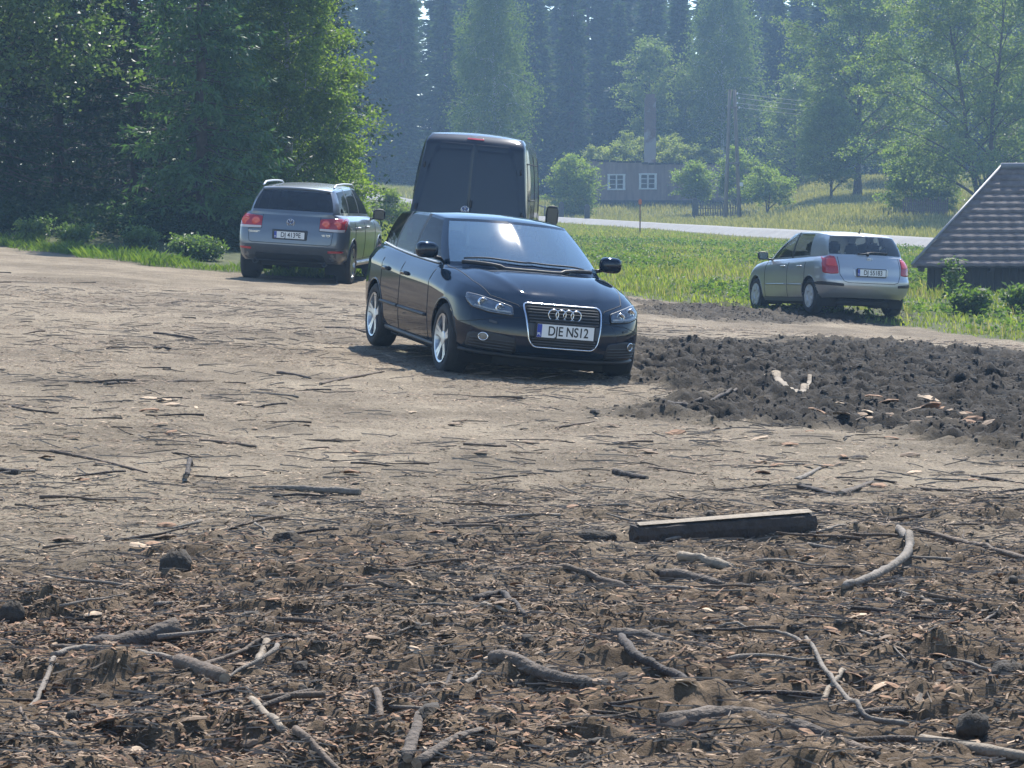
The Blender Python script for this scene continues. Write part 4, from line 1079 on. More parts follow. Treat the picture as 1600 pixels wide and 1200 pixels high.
def bez(a, b_, c, n):
    return [a * (1 - t) ** 2 + b_ * 2 * t * (1 - t) + c * t * t for t in np.linspace(0, 1, n)]
def deciduous(seed, H, tr, prof, z0=.15, limbs=22, sub=5, nleaf=30000, leaf=.07, clump=.45, hang=0.0, lean=(0, 0), forks=1, inner=.3, leader=True, aspect=.62, flat=.5, elong=1.0, wob=.25):
    """returns trunk mesh builder and leaf vertices. prof(f): crown radius at height fraction f of the tree"""
    rr = random.Random(seed); rng = np.random.default_rng(seed); mb = MB(); cl = []; wt = []
    stems = []
    for s in range(forks):
        a = 2 * math.pi * s / max(1, forks) + rr.random(); sp = 0 if forks == 1 else H * .16
        hh = H * (1 if s == 0 else rr.uniform(.75, .95))
        pts = []
        for i in range(12):
            t = i / 11
            pts.append(Vector((lean[0] * H * t + math.cos(a) * sp * t ** .8 + (rr.random() - .5) * .05 * H * t * .5, lean[1] * H * t + math.sin(a) * sp * t ** .8 + (rr.random() - .5) * .05 * H * t * .5, hh * t * .97)))
        rd = [tr * (1 - .93 * (i / 11) ** .8) * (1.35 if i == 0 else 1) * (1 if forks == 1 else .7) for i in range(12)]
        mb.tube(pts, rd, 8); stems.append((pts, rd, hh))
    ga = 2.399963
    for i in range(limbs):
        pts, rd, hh = stems[i % forks]
        f = z0 + (1 - z0) * ((i + rr.random() * .8) / limbs) ** .9 * .96
        az = i * ga + rr.random() * .8
        R_ = prof(f) * rr.uniform(.72, 1.08)
        zs = max(.04, f - R_ / H * .55 * rr.uniform(.5, 1.1))
        k = min(10.999, zs * H / hh * 11); ki = int(k); st = pts[ki].lerp(pts[min(11, ki + 1)], k - ki)
        axis = pts[min(11, int(min(1, f * H / hh) * 11))]
        en = Vector((axis.x + math.cos(az) * R_, axis.y + math.sin(az) * R_, f * H + (rr.random() - .5) * .1 * H - hang * R_ * .8))
        md = st.lerp(en, .5) + Vector((0, 0, R_ * (.18 + .4 * hang)))
        q = bez(st, md, en, 8); r0 = max(.012, rd[ki] * rr.uniform(.35, .55))
        mb.tube(q, [r0 * (1 - .85 * j / 7) for j in range(8)], 6)
        for j in range(2, 8):
            cl.append(q[j] + Vector((rr.gauss(0, 1), rr.gauss(0, 1), rr.gauss(0, 1))) * clump * .5); wt.append(.6 + .6 * (j / 7))
        for k2 in range(sub):
            t = rr.uniform(.35, 1); p0 = q[min(7, int(t * 7))]
            d = Vector((math.cos(az) + rr.gauss(0, .9), math.sin(az) + rr.gauss(0, .9), rr.gauss(.1, .6) - hang)).normalized()
            p1 = p0 + d * R_ * rr.uniform(.25, .55)
            mb.tube([p0, p0.lerp(p1, .5) + Vector((0, 0, .06)), p1], [r0 * .3, r0 * .2, r0 * .08 + .003], 5)
            cl.append(p1); wt.append(1.1); cl.append(p0.lerp(p1, .6)); wt.append(.8)
    n_in = int(len(cl) * inner)
    for i in range(n_in):
        f = rr.uniform(z0, .97); a = rr.random() * 6.283; R_ = prof(f) * math.sqrt(rr.random()) * .9
        cl.append(Vector((lean[0] * H * f + math.cos(a) * R_, lean[1] * H * f + math.sin(a) * R_, f * H))); wt.append(.8)
    cl = np.array([tuple(c) for c in cl]); wt = np.array(wt) * rng.uniform(.5, 1.5, len(cl)); wt /= wt.sum()
    ci = rng.choice(len(cl), nleaf, p=wt)
    sc = clump * .86 * rng.uniform(.45, 1.3, len(cl))
    off = rng.normal(size=(nleaf, 3)) * .5; off[:, 2] *= elong * (.55 if hang < .5 else 1)
    if hang: off[:, 2] -= np.abs(rng.normal(size=nleaf)) * hang * 1.2
    P = cl[ci] + off * sc[ci][:, None]
    P[:, 2] = np.maximum(P[:, 2], .05)
    return mb, leaves(P, leaf, rng, aspect, flat, hang=min(.9, hang))
def spruce(seed, H, Rb, z0=.05, dz=.32, per=7, tw=11, twl=.42, tww=.075, tip=1.0, broken=0.0, needle=1):
    """whorls of drooping boughs, each a spray of narrow hanging needle twigs"""
    rr = random.Random(seed); rng = np.random.default_rng(seed); mb = MB()
    mb.tube([(0, 0, 0), (0, 0, H * .5), (0, 0, H)], [H * .013 + .03, H * .008 + .015, .01], 8)
    A0 = []; D0 = []; S0 = []; W0 = []
    z = z0 * H
    while z < H * .985:
        f = z / H; L_ = Rb * (1 - f) ** .75 * (1 if f > .12 else .75 + f * 2) + .12
        for k in range(per if f < .8 else max(4, per - 2)):
            if rr.random() < broken * (1 - f): continue
            a = rr.random() * 6.283; l = L_ * rr.uniform(.6, 1.15); dr = (.55 - .9 * f) * rr.uniform(.7, 1.2)
            p0 = Vector((0, 0, z + rr.uniform(-.5, .5) * dz)); d = Vector((math.cos(a), math.sin(a), 0))
            pts = [p0 + d * (l * t) + Vector((0, 0, -dr * l * (t ** 1.2) * .8 + .28 * l * max(0, t - .55))) for t in (0, .25, .5, .75, 1)]
            mb.tube(pts, [.012 + l * .006, .01 + l * .004, .008 + l * .002, .006, .003], 4, cap=False)
            n = max(4, int(tw * (.4 + .6 * l / Rb)))
            side = Vector((-d.y, d.x, 0))
            for i in range(n):
                t = .16 + .84 * (i + rr.random()) / n; q = t * 4; j = min(3, int(q)); p = pts[j].lerp(pts[j + 1], q - j)
                s = 1 if i % 2 else -1
                ll = twl * (1.15 - .55 * t) * rr.uniform(.7, 1.3) * (.55 + .5 * l / Rb)
                dd = (d * rr.uniform(.35, .9) + side * s * rr.uniform(.3, 1.0) + Vector((0, 0, rr.uniform(-.85, .05)))).normalized()
                A0.append(tuple(p)); D0.append(tuple(dd)); S0.append(ll); W0.append(tww * rr.uniform(.7, 1.3))
            A0.append(tuple(pts[4])); D0.append(tuple((d + Vector((0, 0, .05))).normalized())); S0.append(twl * .6); W0.append(tww)
        z += dz * rr.uniform(.75, 1.25) * (1 - .45 * f)
    for k in range(6):
        A0.append((0, 0, H - .15 * k)); a = rr.random() * 6.28; D0.append((math.cos(a) * .3, math.sin(a) * .3, .9)); S0.append(twl * .7 * tip); W0.append(tww * .8)
    A0 = np.array(A0); D0 = np.array(D0); S0 = np.array(S0); W0 = np.array(W0)
    if needle > 1:
        # every twig becomes several finer needle sprays
        m = len(A0); rep = needle
        t = rng.uniform(0, .8, (m, rep)); A = (A0[:, None] + D0[:, None] * (S0[:, None] * t)[..., None]).reshape(-1, 3)
        D = D0[:, None] + rng.normal(size=(m, rep, 3)) * .55; D[..., 2] -= .12; D = unit(D.reshape(-1, 3))
        S0 = np.repeat(S0, rep) * rng.uniform(.28, .55, m * rep); W0 = np.repeat(W0, rep) * .42; A0, D0 = A, D
    n = len(A0); nr = rng.normal(size=(n, 3)); nr[:, 2] += .9; nr = unit(nr - (nr * D0).sum(1, keepdims=True) * D0); b_ = np.cross(D0, nr)
    V = np.empty((n, 4, 3)); V[:, 0] = A0; V[:, 2] = A0 + D0 * S0[:, None]; md = A0 + D0 * (S0 * .38)[:, None]
    V[:, 1] = md + b_ * W0[:, None] - nr * W0[:, None] * .35; V[:, 3] = md - b_ * W0[:, None] - nr * W0[:, None] * .35
    return mb, V.reshape(-1, 3)
def tree_parts(root, mb, LV, bark, leafm, trunk='trunk', crown='crown'):
    mb.build(trunk, bark, root)
    return link(crown, np_mesh(crown, LV, quads(len(LV) // 4), leafm), root)
def copy_tree(o, loc, rot, sc, parent=None):
    c = o.copy(); C.objects.link(c); c.parent = parent
    c.location = loc; c.rotation_euler = (0, 0, rot); c.scale = sc
    for ch in o.children:
        d = ch.copy(); C.objects.link(d); d.parent = c
    return c
def put(name, label, cat, px, Y, mbLV, bark, leafm, group=None, rz_=0, zoff=0, X=None):
    x = (px - 800) / FPX * Y if X is None else X
    e = empty(name, (x, Y, float(terrain(x, Y)) + zoff), rz_); tag(e, label, cat, group)
    tree_parts(e, *mbLV, bark, leafm); return e
def egg(R0, peak=.45, low=.45):
    def f(t):
        if t < peak: return R0 * (low + (1 - low) * math.sin(math.pi / 2 * t / peak))
        return R0 * max(.06, math.cos(math.pi / 2 * (t - peak) / (1 - peak)) ** .75)
    return f

# ---- the near trees on the left
put('birch_tree', 'bushy sunlit birch leafed down to the ground, right behind the blue grey off-road car', 'tree', 452, 58, deciduous(3, 9.5, .14, egg(1.75, .34, .9), z0=.03, limbs=46, sub=6, nleaf=80000, leaf=.092, clump=.46, hang=.25, inner=.35), BK['birchbark'], LM['birch'])
put('birch_sapling', 'low bright green birch sapling between the big birch and the black van', 'tree', 530, 60, deciduous(5, 3.0, .05, egg(.85, .3, .7), z0=.05, limbs=22, sub=5, nleaf=17000, leaf=.08, clump=.30, hang=.2), BK['birchbark'], LM['birch'])
put('spruce_tree', 'spruce with fresh green boughs hanging left of the off-road car', 'tree', 318, 54.5, spruce(21, 10, 2.1, z0=.02, dz=.34, per=7, tw=20, twl=.62, tww=.085, needle=4), BK['sprucebark'], LM['spruce_light'])
put('spruce_tree', 'dark spruce just behind the off-road car, between birch and lighter spruce', 'tree', 415, 62, spruce(22, 10.5, 2.3, z0=.02, dz=.30, per=8, tw=18, twl=.5, tww=.08, needle=4), BK['sprucebark'], LM['spruce'])
put('spruce_tree', 'shaded spruce in the middle of the dark left wood edge', 'tree', 215, 60, spruce(23, 10, 2.4, z0=.02, dz=.30, per=8, tw=18, twl=.5, tww=.08, needle=4, broken=.2), BK['sprucebark'], LM['spruce'])
put('spruce_tree', 'shaded spruce standing under the leaves of the glossy aspen', 'tree', 95, 61, spruce(24, 10, 2.4, z0=.02, dz=.30, per=8, tw=18, twl=.5, tww=.08, needle=4, broken=.25), BK['sprucebark'], LM['spruce'])
put('spruce_tree', 'spruce at the far left edge of the picture', 'tree', -10, 58, spruce(25, 9.5, 2.4, z0=.02, dz=.30, per=8, tw=18, twl=.5, tww=.08, needle=4, broken=.2), BK['sprucebark'], LM['spruce'])
put('aspen_tree', 'glossy leaved aspen spreading over the left wood edge, its twigs catching the sun', 'tree', -30, 55, deciduous(8, 9.5, .12, egg(3.3, .62, .2), z0=.40, limbs=44, sub=6, nleaf=30000, leaf=.125, clump=.50, hang=.15, inner=.15, aspect=.8), BK['sprucebark'], LM['aspen'])
src = []
for k in range(2):
    e = empty('spruce_tree', (0, 0, 0)); tree_parts(e, *spruce(31 + k, 10, 2.5, z0=.02, dz=.26, per=7, tw=15, twl=.55, tww=.10, needle=2, broken=.15), BK['sprucebark'], LM['spruce']); src.append(e)
first = [True, True]
for i, (px, Y) in enumerate([(-60, 66), (20, 69), (60, 76), (140, 67), (175, 75), (265, 68), (300, 76), (370, 70), (440, 74), (500, 70), (235, 82), (400, 84), (-60, 92), (-10, 97), (45, 93), (100, 98), (150, 92), (200, 96), (255, 93), (310, 97), (350, 92), (395, 96), (440, 93), (480, 99)]):
    x = (px - 800) / FPX * Y; k = i % 2; loc = (x, Y, float(terrain(x, Y))); sc = (.081 * Y + 2.2) * random.uniform(1.05, 1.3) / 10
    if first[k]: o = src[k]; o.location = loc; o.scale = (sc, sc, sc); first[k] = False
    else: o = copy_tree(src[k], loc, random.random() * 6.28, (sc, sc, sc))
    tag(o, 'dark spruce deep inside the left wood, behind its edge trees', 'tree', 'spruces inside the left wood')

# ---- the spruce forest that closes the view
fs = []
for k in range(6):
    e = empty('spruce_tree', (0, 0, 0))
    tree_parts(e, *spruce(41 + k, 24, 3.5 - .2 * k, z0=.02, dz=.62, per=8, tw=26, twl=1.15, tww=.16, needle=1, broken=.08 + .05 * (k % 3)), BK['sprucebark'], LM['farspruce']); fs.append(e)
used = [False] * 6
rf = random.Random(5)
def forest(px, Y, H):
    x = (px - 800) / FPX * Y; k = rf.randrange(6); s = H / 24
    loc = (x, Y, float(terrain(x, Y)) - .1); sc = (s * rf.uniform(.9, 1.2), s * rf.uniform(.9, 1.2), s)
    if not used[k]:
        o = fs[k]; used[k] = True; o.location = loc; o.scale = sc; o.rotation_euler = (0, 0, rf.random() * 6)
    else: o = copy_tree(fs[k], loc, rf.random() * 6.28, sc)
    return o
for px in range(470, 1700, 54):
    p = px + rf.uniform(-14, 14); H = rf.uniform(17, 22.5)
    o = forest(p, 208 + rf.uniform(-7, 7), H)
    tag(o, 'dark spruce in the front row of the forest wall behind the meadow', 'tree', 'front row of the spruce forest')
for px in range(440, 1720, 48):
    o = forest(px + rf.uniform(-14, 14), 224 + rf.uniform(-5, 5), rf.uniform(19, 25)); tag(o, 'hazy blue spruce in the second row of the forest wall, its top near the sky', 'tree', 'second row of the spruce forest')
for px in range(450, 1720, 40):
    o = forest(px + rf.uniform(-14, 14), 242 + rf.uniform(-6, 6), rf.uniform(22, 27)); tag(o, 'spruce at the back of the forest wall, its tip against the sky', 'tree', 'back row of the spruce forest')
for k in range(6):
    if not used[k]:
        for ch in list(fs[k].children): bpy.data.objects.remove(ch)
        bpy.data.objects.remove(fs[k])

# ---- broadleaf trees standing out of the forest
put('birch_tree', 'tall weeping birch rising over the roof of the black van', 'tree', 772, 172, deciduous(51, 20, .22, egg(2.9, .5, .75), z0=.08, limbs=52, sub=6, nleaf=42000, leaf=.17, clump=.85, hang=.75, inner=.3, elong=1.7), BK['birchbark'], LM['farbirch'])
put('birch_tree', 'hazy birch in front of the spruces, upper right of the chimney', 'tree', 1128, 200, deciduous(52, 19.5, .22, egg(3.6, .6, .5), z0=.3, limbs=44, sub=6, nleaf=26000, leaf=.20, clump=.95, hang=.6, inner=.3, elong=1.6), BK['birchbark'], LM['farbirch'])
put('broadleaf_tree', 'slim broadleaf tree directly behind the ruined chimney', 'tree', 1014, 199, deciduous(53, 13.6, .16, egg(2.2, .78, .3), z0=.35, limbs=30, sub=5, nleaf=12000, leaf=.20, clump=.75, inner=.15), BK['bark'], LM['ash'])
put('broadleaf_tree', 'sloping leafy sapling to the right of the ruined chimney', 'tree', 1052, 203, deciduous(54, 11.2, .12, egg(1.6, .7, .4), z0=.3, limbs=26, sub=5, nleaf=9000, leaf=.20, clump=.6, lean=(.12, 0), inner=.15), BK['bark'], LM['ash'])
put('ash_tree', 'tall ash with a visible dark stem, right of the utility pole', 'tree', 1338, 158, deciduous(55, 17, .26, egg(4.6, .6, .62), z0=.2, limbs=50, sub=7, nleaf=36000, leaf=.20, clump=.80, inner=.12, wob=.3), BK['bark'], LM['ash'])
put('ash_tree', 'huge many-stemmed ash behind the tiled roof at the right edge', 'tree', 1535, 128, deciduous(56, 17, .24, egg(5.3, .5, .70), z0=.12, limbs=64, sub=7, nleaf=56000, leaf=.17, clump=.72, forks=4, inner=.12), BK['bark'], LM['ash'])
put('ash_tree', 'broad ash at the frame edge beyond the tiled roof', 'tree', 1660, 150, deciduous(57, 17, .24, egg(5.2, .5, .70), z0=.12, limbs=50, sub=7, nleaf=34000, leaf=.20, clump=.80, forks=2, inner=.15), BK['bark'], LM['ash'])
put('broadleaf_tree', 'young round-headed tree on a thin dark stem in the right meadow', 'tree', 1297, 152, deciduous(58, 6.9, .10, egg(2.2, .5, .5), z0=.20, limbs=34, sub=6, nleaf=15000, leaf=.16, clump=.52, inner=.2), BK['bark'], LM['ash'])
put('shrub', 'leafy shrub at the foot of the many-stemmed ash', 'shrub', 1420, 135, deciduous(59, 3.9, .05, egg(1.5, .4, .7), z0=.06, limbs=26, sub=5, nleaf=11000, leaf=.14, clump=.42, forks=3), BK['bark'], LM['fruit'])
put('shrub', 'dark round bush behind the paling fence on the right', 'shrub', 1462, 133, deciduous(60, 3.3, .05, egg(1.3, .45, .7), z0=.06, limbs=22, sub=5, nleaf=9000, leaf=.14, clump=.42, forks=3), BK['bark'], LM['ash'])
for i, (px, Y, h, r) in enumerate([(1240, 186, 9, 2.6), (1390, 178, 10, 3.0), (1455, 172, 10, 3)]):
    put('broadleaf_tree', ['pale broadleaf tree at the forest foot behind the right fruit tree', 'broadleaf tree filling the gap between the two big ashes', 'broadleaf tree half hidden left of the many-stemmed ash'][i], 'tree', px, Y, deciduous(61 + i, h, .14, egg(r, .5, .6), z0=.1, limbs=32, sub=5, nleaf=12000, leaf=.2, clump=.75, inner=.25), BK['bark'], LM['ash'])
# around the ruined house
put('fruit_tree', 'dense round fruit tree hiding the left corner of the ruined house', 'tree', 893, 166, deciduous(71, 4.5, .09, egg(1.75, .5, .75), z0=.08, limbs=34, sub=6, nleaf=15000, leaf=.15, clump=.45, inner=.3, forks=2), BK['bark'], LM['fruit'])
put('fruit_tree', 'fruit tree leaning over the missing third window of the ruin', 'tree', 1088, 170, deciduous(72, 3.9, .09, egg(1.4, .68, .35), z0=.38, limbs=26, sub=6, nleaf=9000, leaf=.15, clump=.42, inner=.2, lean=(-.05, 0)), BK['bark'], LM['fruit'])
put('fruit_tree', 'yellow green fruit tree partly behind the wooden poles', 'tree', 1152, 172, deciduous(73, 4.6, .09, egg(1.7, .62, .4), z0=.3, limbs=26, sub=6, nleaf=10000, leaf=.15, clump=.42, inner=.2), BK['bark'], LM['fruit'])
put('fruit_tree', 'low spreading fruit tree with a forked trunk, right of the wooden poles', 'tree', 1198, 160, deciduous(74, 3.2, .10, egg(1.85, .62, .5), z0=.34, limbs=26, sub=6, nleaf=9500, leaf=.14, clump=.40, inner=.15, forks=2), BK['bark'], LM['fruit'])
for i, (px, Y, h, r, sd) in enumerate([(965, 187.5, 4.8, 1.25, 81), (985, 189, 5.8, 1.1, 82), (1040, 188.5, 5.6, 1.4, 83), (1065, 187, 4.9, 1.3, 84), (1100, 188, 4.6, 1.3, 85), (935, 190, 4.6, 1.0, 86)]):
    put('willow_bush', ['pale bush over the wall of the ruin, above its first window', 'pointed pale bush just left of the ruined chimney', 'pale bush growing inside the ruin right of the chimney', 'pale bush inside the ruin over the wall between second and third window', 'light bush in the ruin above the third window', 'thin pale bush over the left end of the ruin wall'][i], 'bush', px, Y, deciduous(sd, h, .05, egg(r, .5, .6), z0=.2, limbs=22, sub=5, nleaf=8000, leaf=.15, clump=.42, forks=2, hang=.0), BK['bark'], LM['pale'])
put('bush', 'bright bush beside the log pile, left of the van', 'bush', 612, 92, deciduous(88, 1.5, .03, egg(.65, .4, .8), z0=.1, limbs=16, sub=4, nleaf=4000, leaf=.09, clump=.25, forks=2), BK['bark'], LM['fruit'])

# ---- weeds in front of the barn
def weed(seed, h, w, n, leaf=.10, umbels=0):
    rr = random.Random(seed); rng = np.random.default_rng(seed); mb = MB(); P = []; U = []
    for i in range(n):
        a = rr.random() * 6.28; r = w * math.sqrt(rr.random()); hh = h * rr.uniform(.6, 1.05); x, y = r * math.cos(a) * .5, r * math.sin(a) * .5
        q = bez(Vector((x, y, 0)), Vector((x, y, hh * .6)), Vector((r * math.cos(a), r * math.sin(a), hh)), 7); mb.tube(q, .006, 4)
        for j in range(1, 7):
            for m in range(7): P.append(tuple(q[j] + Vector((rr.gauss(0, .09), rr.gauss(0, .09), rr.gauss(0, .05)))))
        if i < umbels:
            for m in range(60):
                aa = rr.random() * 6.28; r2 = .09 * math.sqrt(rr.random()); U.append(tuple(q[-1] + Vector((r2 * math.cos(aa), r2 * math.sin(aa), .05 + rr.uniform(-.01, .01)))))
    return mb, np.array(P), np.array(U), rng
for name, lab, px, Y, h, w, n, um in [('weed_bush', 'tall leafy weed clump in front of the barn eave, right of the silver car', 1515, 45.5, .46, .38, 50, 4), ('weed_bush', 'weed clump at the right frame edge below the tiled roof', 1604, 46.5, .50, .36, 40, 4), ('hogweed', 'thin pale-headed hogweed against the dark barn wall', 1487, 50.5, .95, .16, 7, 6)]:
    x = (px - 800) / FPX * Y; e = empty(name, (x, Y, float(terrain(x, Y)))); tag(e, lab, 'plant')
    mb, P, U, rng = weed(hash(lab) % 97 if False else px, h, w, n, umbels=um)
    mb.build('stem', LM['weed'], e); link('foliage', np_mesh('foliage', leaves(P, .12, rng, .5), quads(len(P)), LM['weed']), e)
    for k in range(len(U) // 60): link('flower_head', np_mesh('flower_head', leaves(U[k * 60:k * 60 + 60], .035, rng, .9, 1.5), quads(60), LM['umbel']), e)
# nettles in the verge on the left
for i, (px, py) in enumerate([(48, 368), (110, 378), (215, 385), (285, 396), (318, 400)]):
    p = hit(px, py + 8); e = empty('nettle', (p.x, p.y + .4, float(terrain(p.x, p.y + .4)))); tag(e, ['shiny leaved nettle clump at the far left of the verge', 'nettle clump second from the left in the verge', 'low nettle clump in the middle of the left verge', 'nettle clump left of the off-road car, farther from it', 'nettle clump nearest the off-road car'][i], 'plant', 'nettles in the left verge')
    mb, P, U, rng = weed(300 + i, .42, .38, 34); mb.build('stem', LM['weed'], e); link('foliage', np_mesh('foliage', leaves(P, .09, rng, .55), quads(len(P)), LM['aspen']), e)

# ---- grasses: masses nobody could count
def blades(x, y, h, w, rng, bend=.5):
    n = len(x); z = relief(x, y) if n < 60000 and y.max() < 70 else terrain(x, y)
    h = h * rng.uniform(.5, 1.3, n); a = rng.uniform(0, 6.283, n); w = np.broadcast_to(w, n) * rng.uniform(.7, 1.3, n)
    d = np.stack([np.cos(a), np.sin(a)], 1); s = np.stack([-d[:, 1], d[:, 0]], 1); b_ = bend * h * rng.uniform(.2, 1.2, n)
    V = np.empty((n, 4, 3)); base = np.stack([x, y, z - .01], 1)
    V[:, 0] = base; V[:, 0, :2] -= s * w[:, None] / 2; V[:, 1] = base; V[:, 1, :2] += s * w[:, None] / 2
    mid = base.copy(); mid[:, :2] += d * (b_ * .35)[:, None]; mid[:, 2] += h * .6
    V[:, 2] = mid; V[:, 2, :2] += s * w[:, None] * .4
    V[:, 3] = base; V[:, 3, :2] += d * b_[:, None]; V[:, 3, 2] += h
    return V.reshape(-1, 3)
def off_road(x, y, marg=2.4):
    d = np.full(x.shape, 1e9)
    for a, c in zip(road_c[:-1], road_c[1:]):
        e = c - a; t = np.clip(((x - a.x) * e.x + (y - a.y) * e.y) / e.length_squared, 0, 1)
        d = np.minimum(d, np.hypot(x - a.x - t * e.x, y - a.y - t * e.y))
    return d > marg
def scatter(n, y0, y1, rng, xl=-.235, xr=.245, dens=1.0):
    """ground points over a wedge wide enough for the view and a step aside"""
    y = np.sqrt(rng.uniform(y0 ** 2, y1 ** 2, n)); x = rng.uniform(xl, xr, n) * y + rng.uniform(-1.5, 1.5, n); return x, y
g1 = np.random.default_rng(1)
def road_side(y):
    a = sorted(((p.y, p.x) for p in road_c)); return np.interp(y, [p[0] for p in a], [p[1] for p in a])
x, y = scatter(260000, 33, 150, g1, -.06, .25)
ns = fbm(x * .6, y * .6, 3, 61)
k = (y > bound(x) + (fbm(x * .9, y * .9, 3, 5) - .5) * -1.6 - .1) & off_road(x, y, 2.6) & (x > -1.9) & ((y < 95) | (x < road_side(y))) & ~((np.abs(x + .1) < 1.3) & (y > 37) & (y < 46)) & (g1.random(len(x)) < .35 + ns)
x, y, ns = x[k], y[k], ns[k]
tag(link('field_grass', np_mesh('field_grass', blades(x, y, (.06 + .24 * ns ** 1.5) * (1 - .5 * ss(58, 75, y)) * (.6 + .4 * ss(44, 54, y)), .016 + .0002 * y, g1), quads(len(x)), LM['grass'])), 'bright green field grass between the parked cars and the road', 'grass', kind='stuff')
x, y = scatter(60000, 37, 150, g1, -.06, .25); ns = fbm(x * .25, y * .25, 3, 68)
k = (y > bound(x) + 1) & off_road(x, y, 2.2) & (x > -1.9) & ((y < 95) | (x < road_side(y))) & (ns > .50 - .1 * ss(60, 80, y)) & ~((np.abs(x + .1) < 1.3) & (y < 46)); x, y = x[k], y[k]
tag(link('dry_stalks', np_mesh('dry_stalks', blades(x, y, .24 * (1 - .35 * ss(58, 75, y)), .010 + .0002 * y, g1, .3), quads(len(x)), LM['meadow'])), 'patches of straw coloured stalks in the green field', 'grass', kind='stuff')
x, y = scatter(26000, 36, 95, g1, -.06, .25); ns = fbm(x * .35, y * .35, 3, 66)
k = (y > bound(x) + .5) & off_road(x, y) & (x > -1.9) & (ns > .47) & ~((np.abs(x + .1) < 1.3) & (y < 46)); x, y, ns = x[k], y[k], ns[k]
P = np.stack([x, y, terrain(x, y) + g1.uniform(.05, .45, len(x)) * (ns - .2) * (1 - .6 * ss(55, 75, y))], 1); P = np.repeat(P, 4, 0) + g1.normal(size=(len(P) * 4, 3)) * .07
tag(link('field_weeds', np_mesh('field_weeds', leaves(P, .11, g1, .55), quads(len(P)), LM['weed'])), 'broad leaved weeds growing through the field grass', 'weeds', kind='stuff')
x, y = scatter(190000, 92, 200, g1, -.06, .25)
k = off_road(x, y) & (y < 195) & (x > road_side(y) + 2) & (g1.random(len(x)) < .4 + .8 * fbm(x * .3, y * .3, 3, 63)); x, y = x[k], y[k]
tag(link('meadow_grass', np_mesh('meadow_grass', blades(x, y, .16 + .32 * fbm(x * .2, y * .2, 2, 64), .05, g1, .35), quads(len(x)), LM['meadow'])), 'tall straw coloured meadow grass around the ruined house', 'grass', kind='stuff')
x, y = scatter(50000, 41, 62, g1, -.245, -.03)
k = (y > bound(x) + (fbm(x * .9, y * .9, 3, 5) - .5) * -1.6) & (y < bound(x) + .5 + 3.6 * fbm(x * .8, 0 * x, 2, 9) + 4 * (x > -5)) & (x < -1.2); x, y = x[k], y[k]
tag(link('verge_grass', np_mesh('verge_grass', blades(x, y, .05 + .24 * fbm(x * .9, y * .9, 3, 65) ** 1.4, .013, g1, .8), quads(len(x)), LM['verge'])), 'strip of fresh grass along the foot of the left wood', 'grass', kind='stuff')
x, y = scatter(40000, 58, 100, g1, -.10, -.005); k = (y > 56); x, y = x[k], y[k]
tag(link('clearing_grass', np_mesh('clearing_grass', blades(x, y, .16 + .3 * fbm(x * .4, y * .4, 2, 65), .03, g1), quads(len(x)), LM['grass'])), 'sunny grass in the gap between the left wood and the van', 'grass', kind='stuff')
# undergrowth under the left wood
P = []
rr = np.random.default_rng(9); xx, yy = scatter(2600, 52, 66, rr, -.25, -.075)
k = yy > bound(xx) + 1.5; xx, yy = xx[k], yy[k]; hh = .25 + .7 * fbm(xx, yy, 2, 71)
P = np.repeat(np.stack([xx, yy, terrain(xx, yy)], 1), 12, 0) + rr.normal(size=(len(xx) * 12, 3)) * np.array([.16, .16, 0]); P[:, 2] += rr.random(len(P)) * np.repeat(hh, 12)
tag(link('undergrowth', np_mesh('undergrowth', leaves(P, .13, rr, .5), quads(len(P)), LM['spruce'])), 'shaded undergrowth at the foot of the left wood', 'undergrowth', kind='stuff')  # dark needle colour paints the shade of the wood into these leaves
x, y = scatter(40000, 196, 250, g1, -.10, .25)
P = np.stack([x, y, terrain(x, y) + g1.random(len(x)) ** 2 * 1.6], 1)
tag(link('forest_undergrowth', np_mesh('forest_undergrowth', leaves(P, .34, g1, .5), quads(len(P)), LM['spruce'])), 'dim undergrowth between the trunks of the spruce forest', 'undergrowth', kind='stuff')
# ------------------------------------------------------------------ ruined house, barn, poles, fences
W = {}
W['wall'] = mat('weathered plank wall', (.225, .168, .148), .85, var=.35, vscale=1.6, bump=.5, bscale=9, stretch=(2.2, 2.2, .35))
W['white'] = mat('white window paint', (.62, .63, .62), .6, var=.12)
W['charred'] = mat('charred beam', (.022, .020, .019), .9, var=.4)
W['stone'] = mat('dark stone', (.07, .068, .066), .9, var=.35, bump=.5, bscale=12)
W['concrete'] = mat('weathered concrete', (.17, .165, .155), .9, var=.35, vscale=4, bump=.4)
W['wood'] = mat('grey pole wood', (.20, .165, .13), .85, var=.35, vscale=5, bump=.4, stretch=(2, 2, .2))
W['pale'] = mat('grey fence wood', (.12, .10, .085), .85, var=.35)
W['board'] = mat('dark barn boards', (.040, .036, .033), .85, var=.4, vscale=5, bump=.4, stretch=(3, 3, .3))
W['metal'] = mat('roof flashing', (.24, .24, .255), .6, metal=.2, var=.1)
W['wire'] = mat('aluminium wire', (.34, .35, .36), .7)
W['ceramic'] = mat('white porcelain', (.7, .7, .68), .25)
W['orange'] = mat('orange paint', (.62, .16, .05), .5)
W['post'] = mat('rusty post', (.16, .075, .045), .7, var=.3)
W['pane'] = mat('old window pane', (.020, .026, .032), .25, spec=.3)

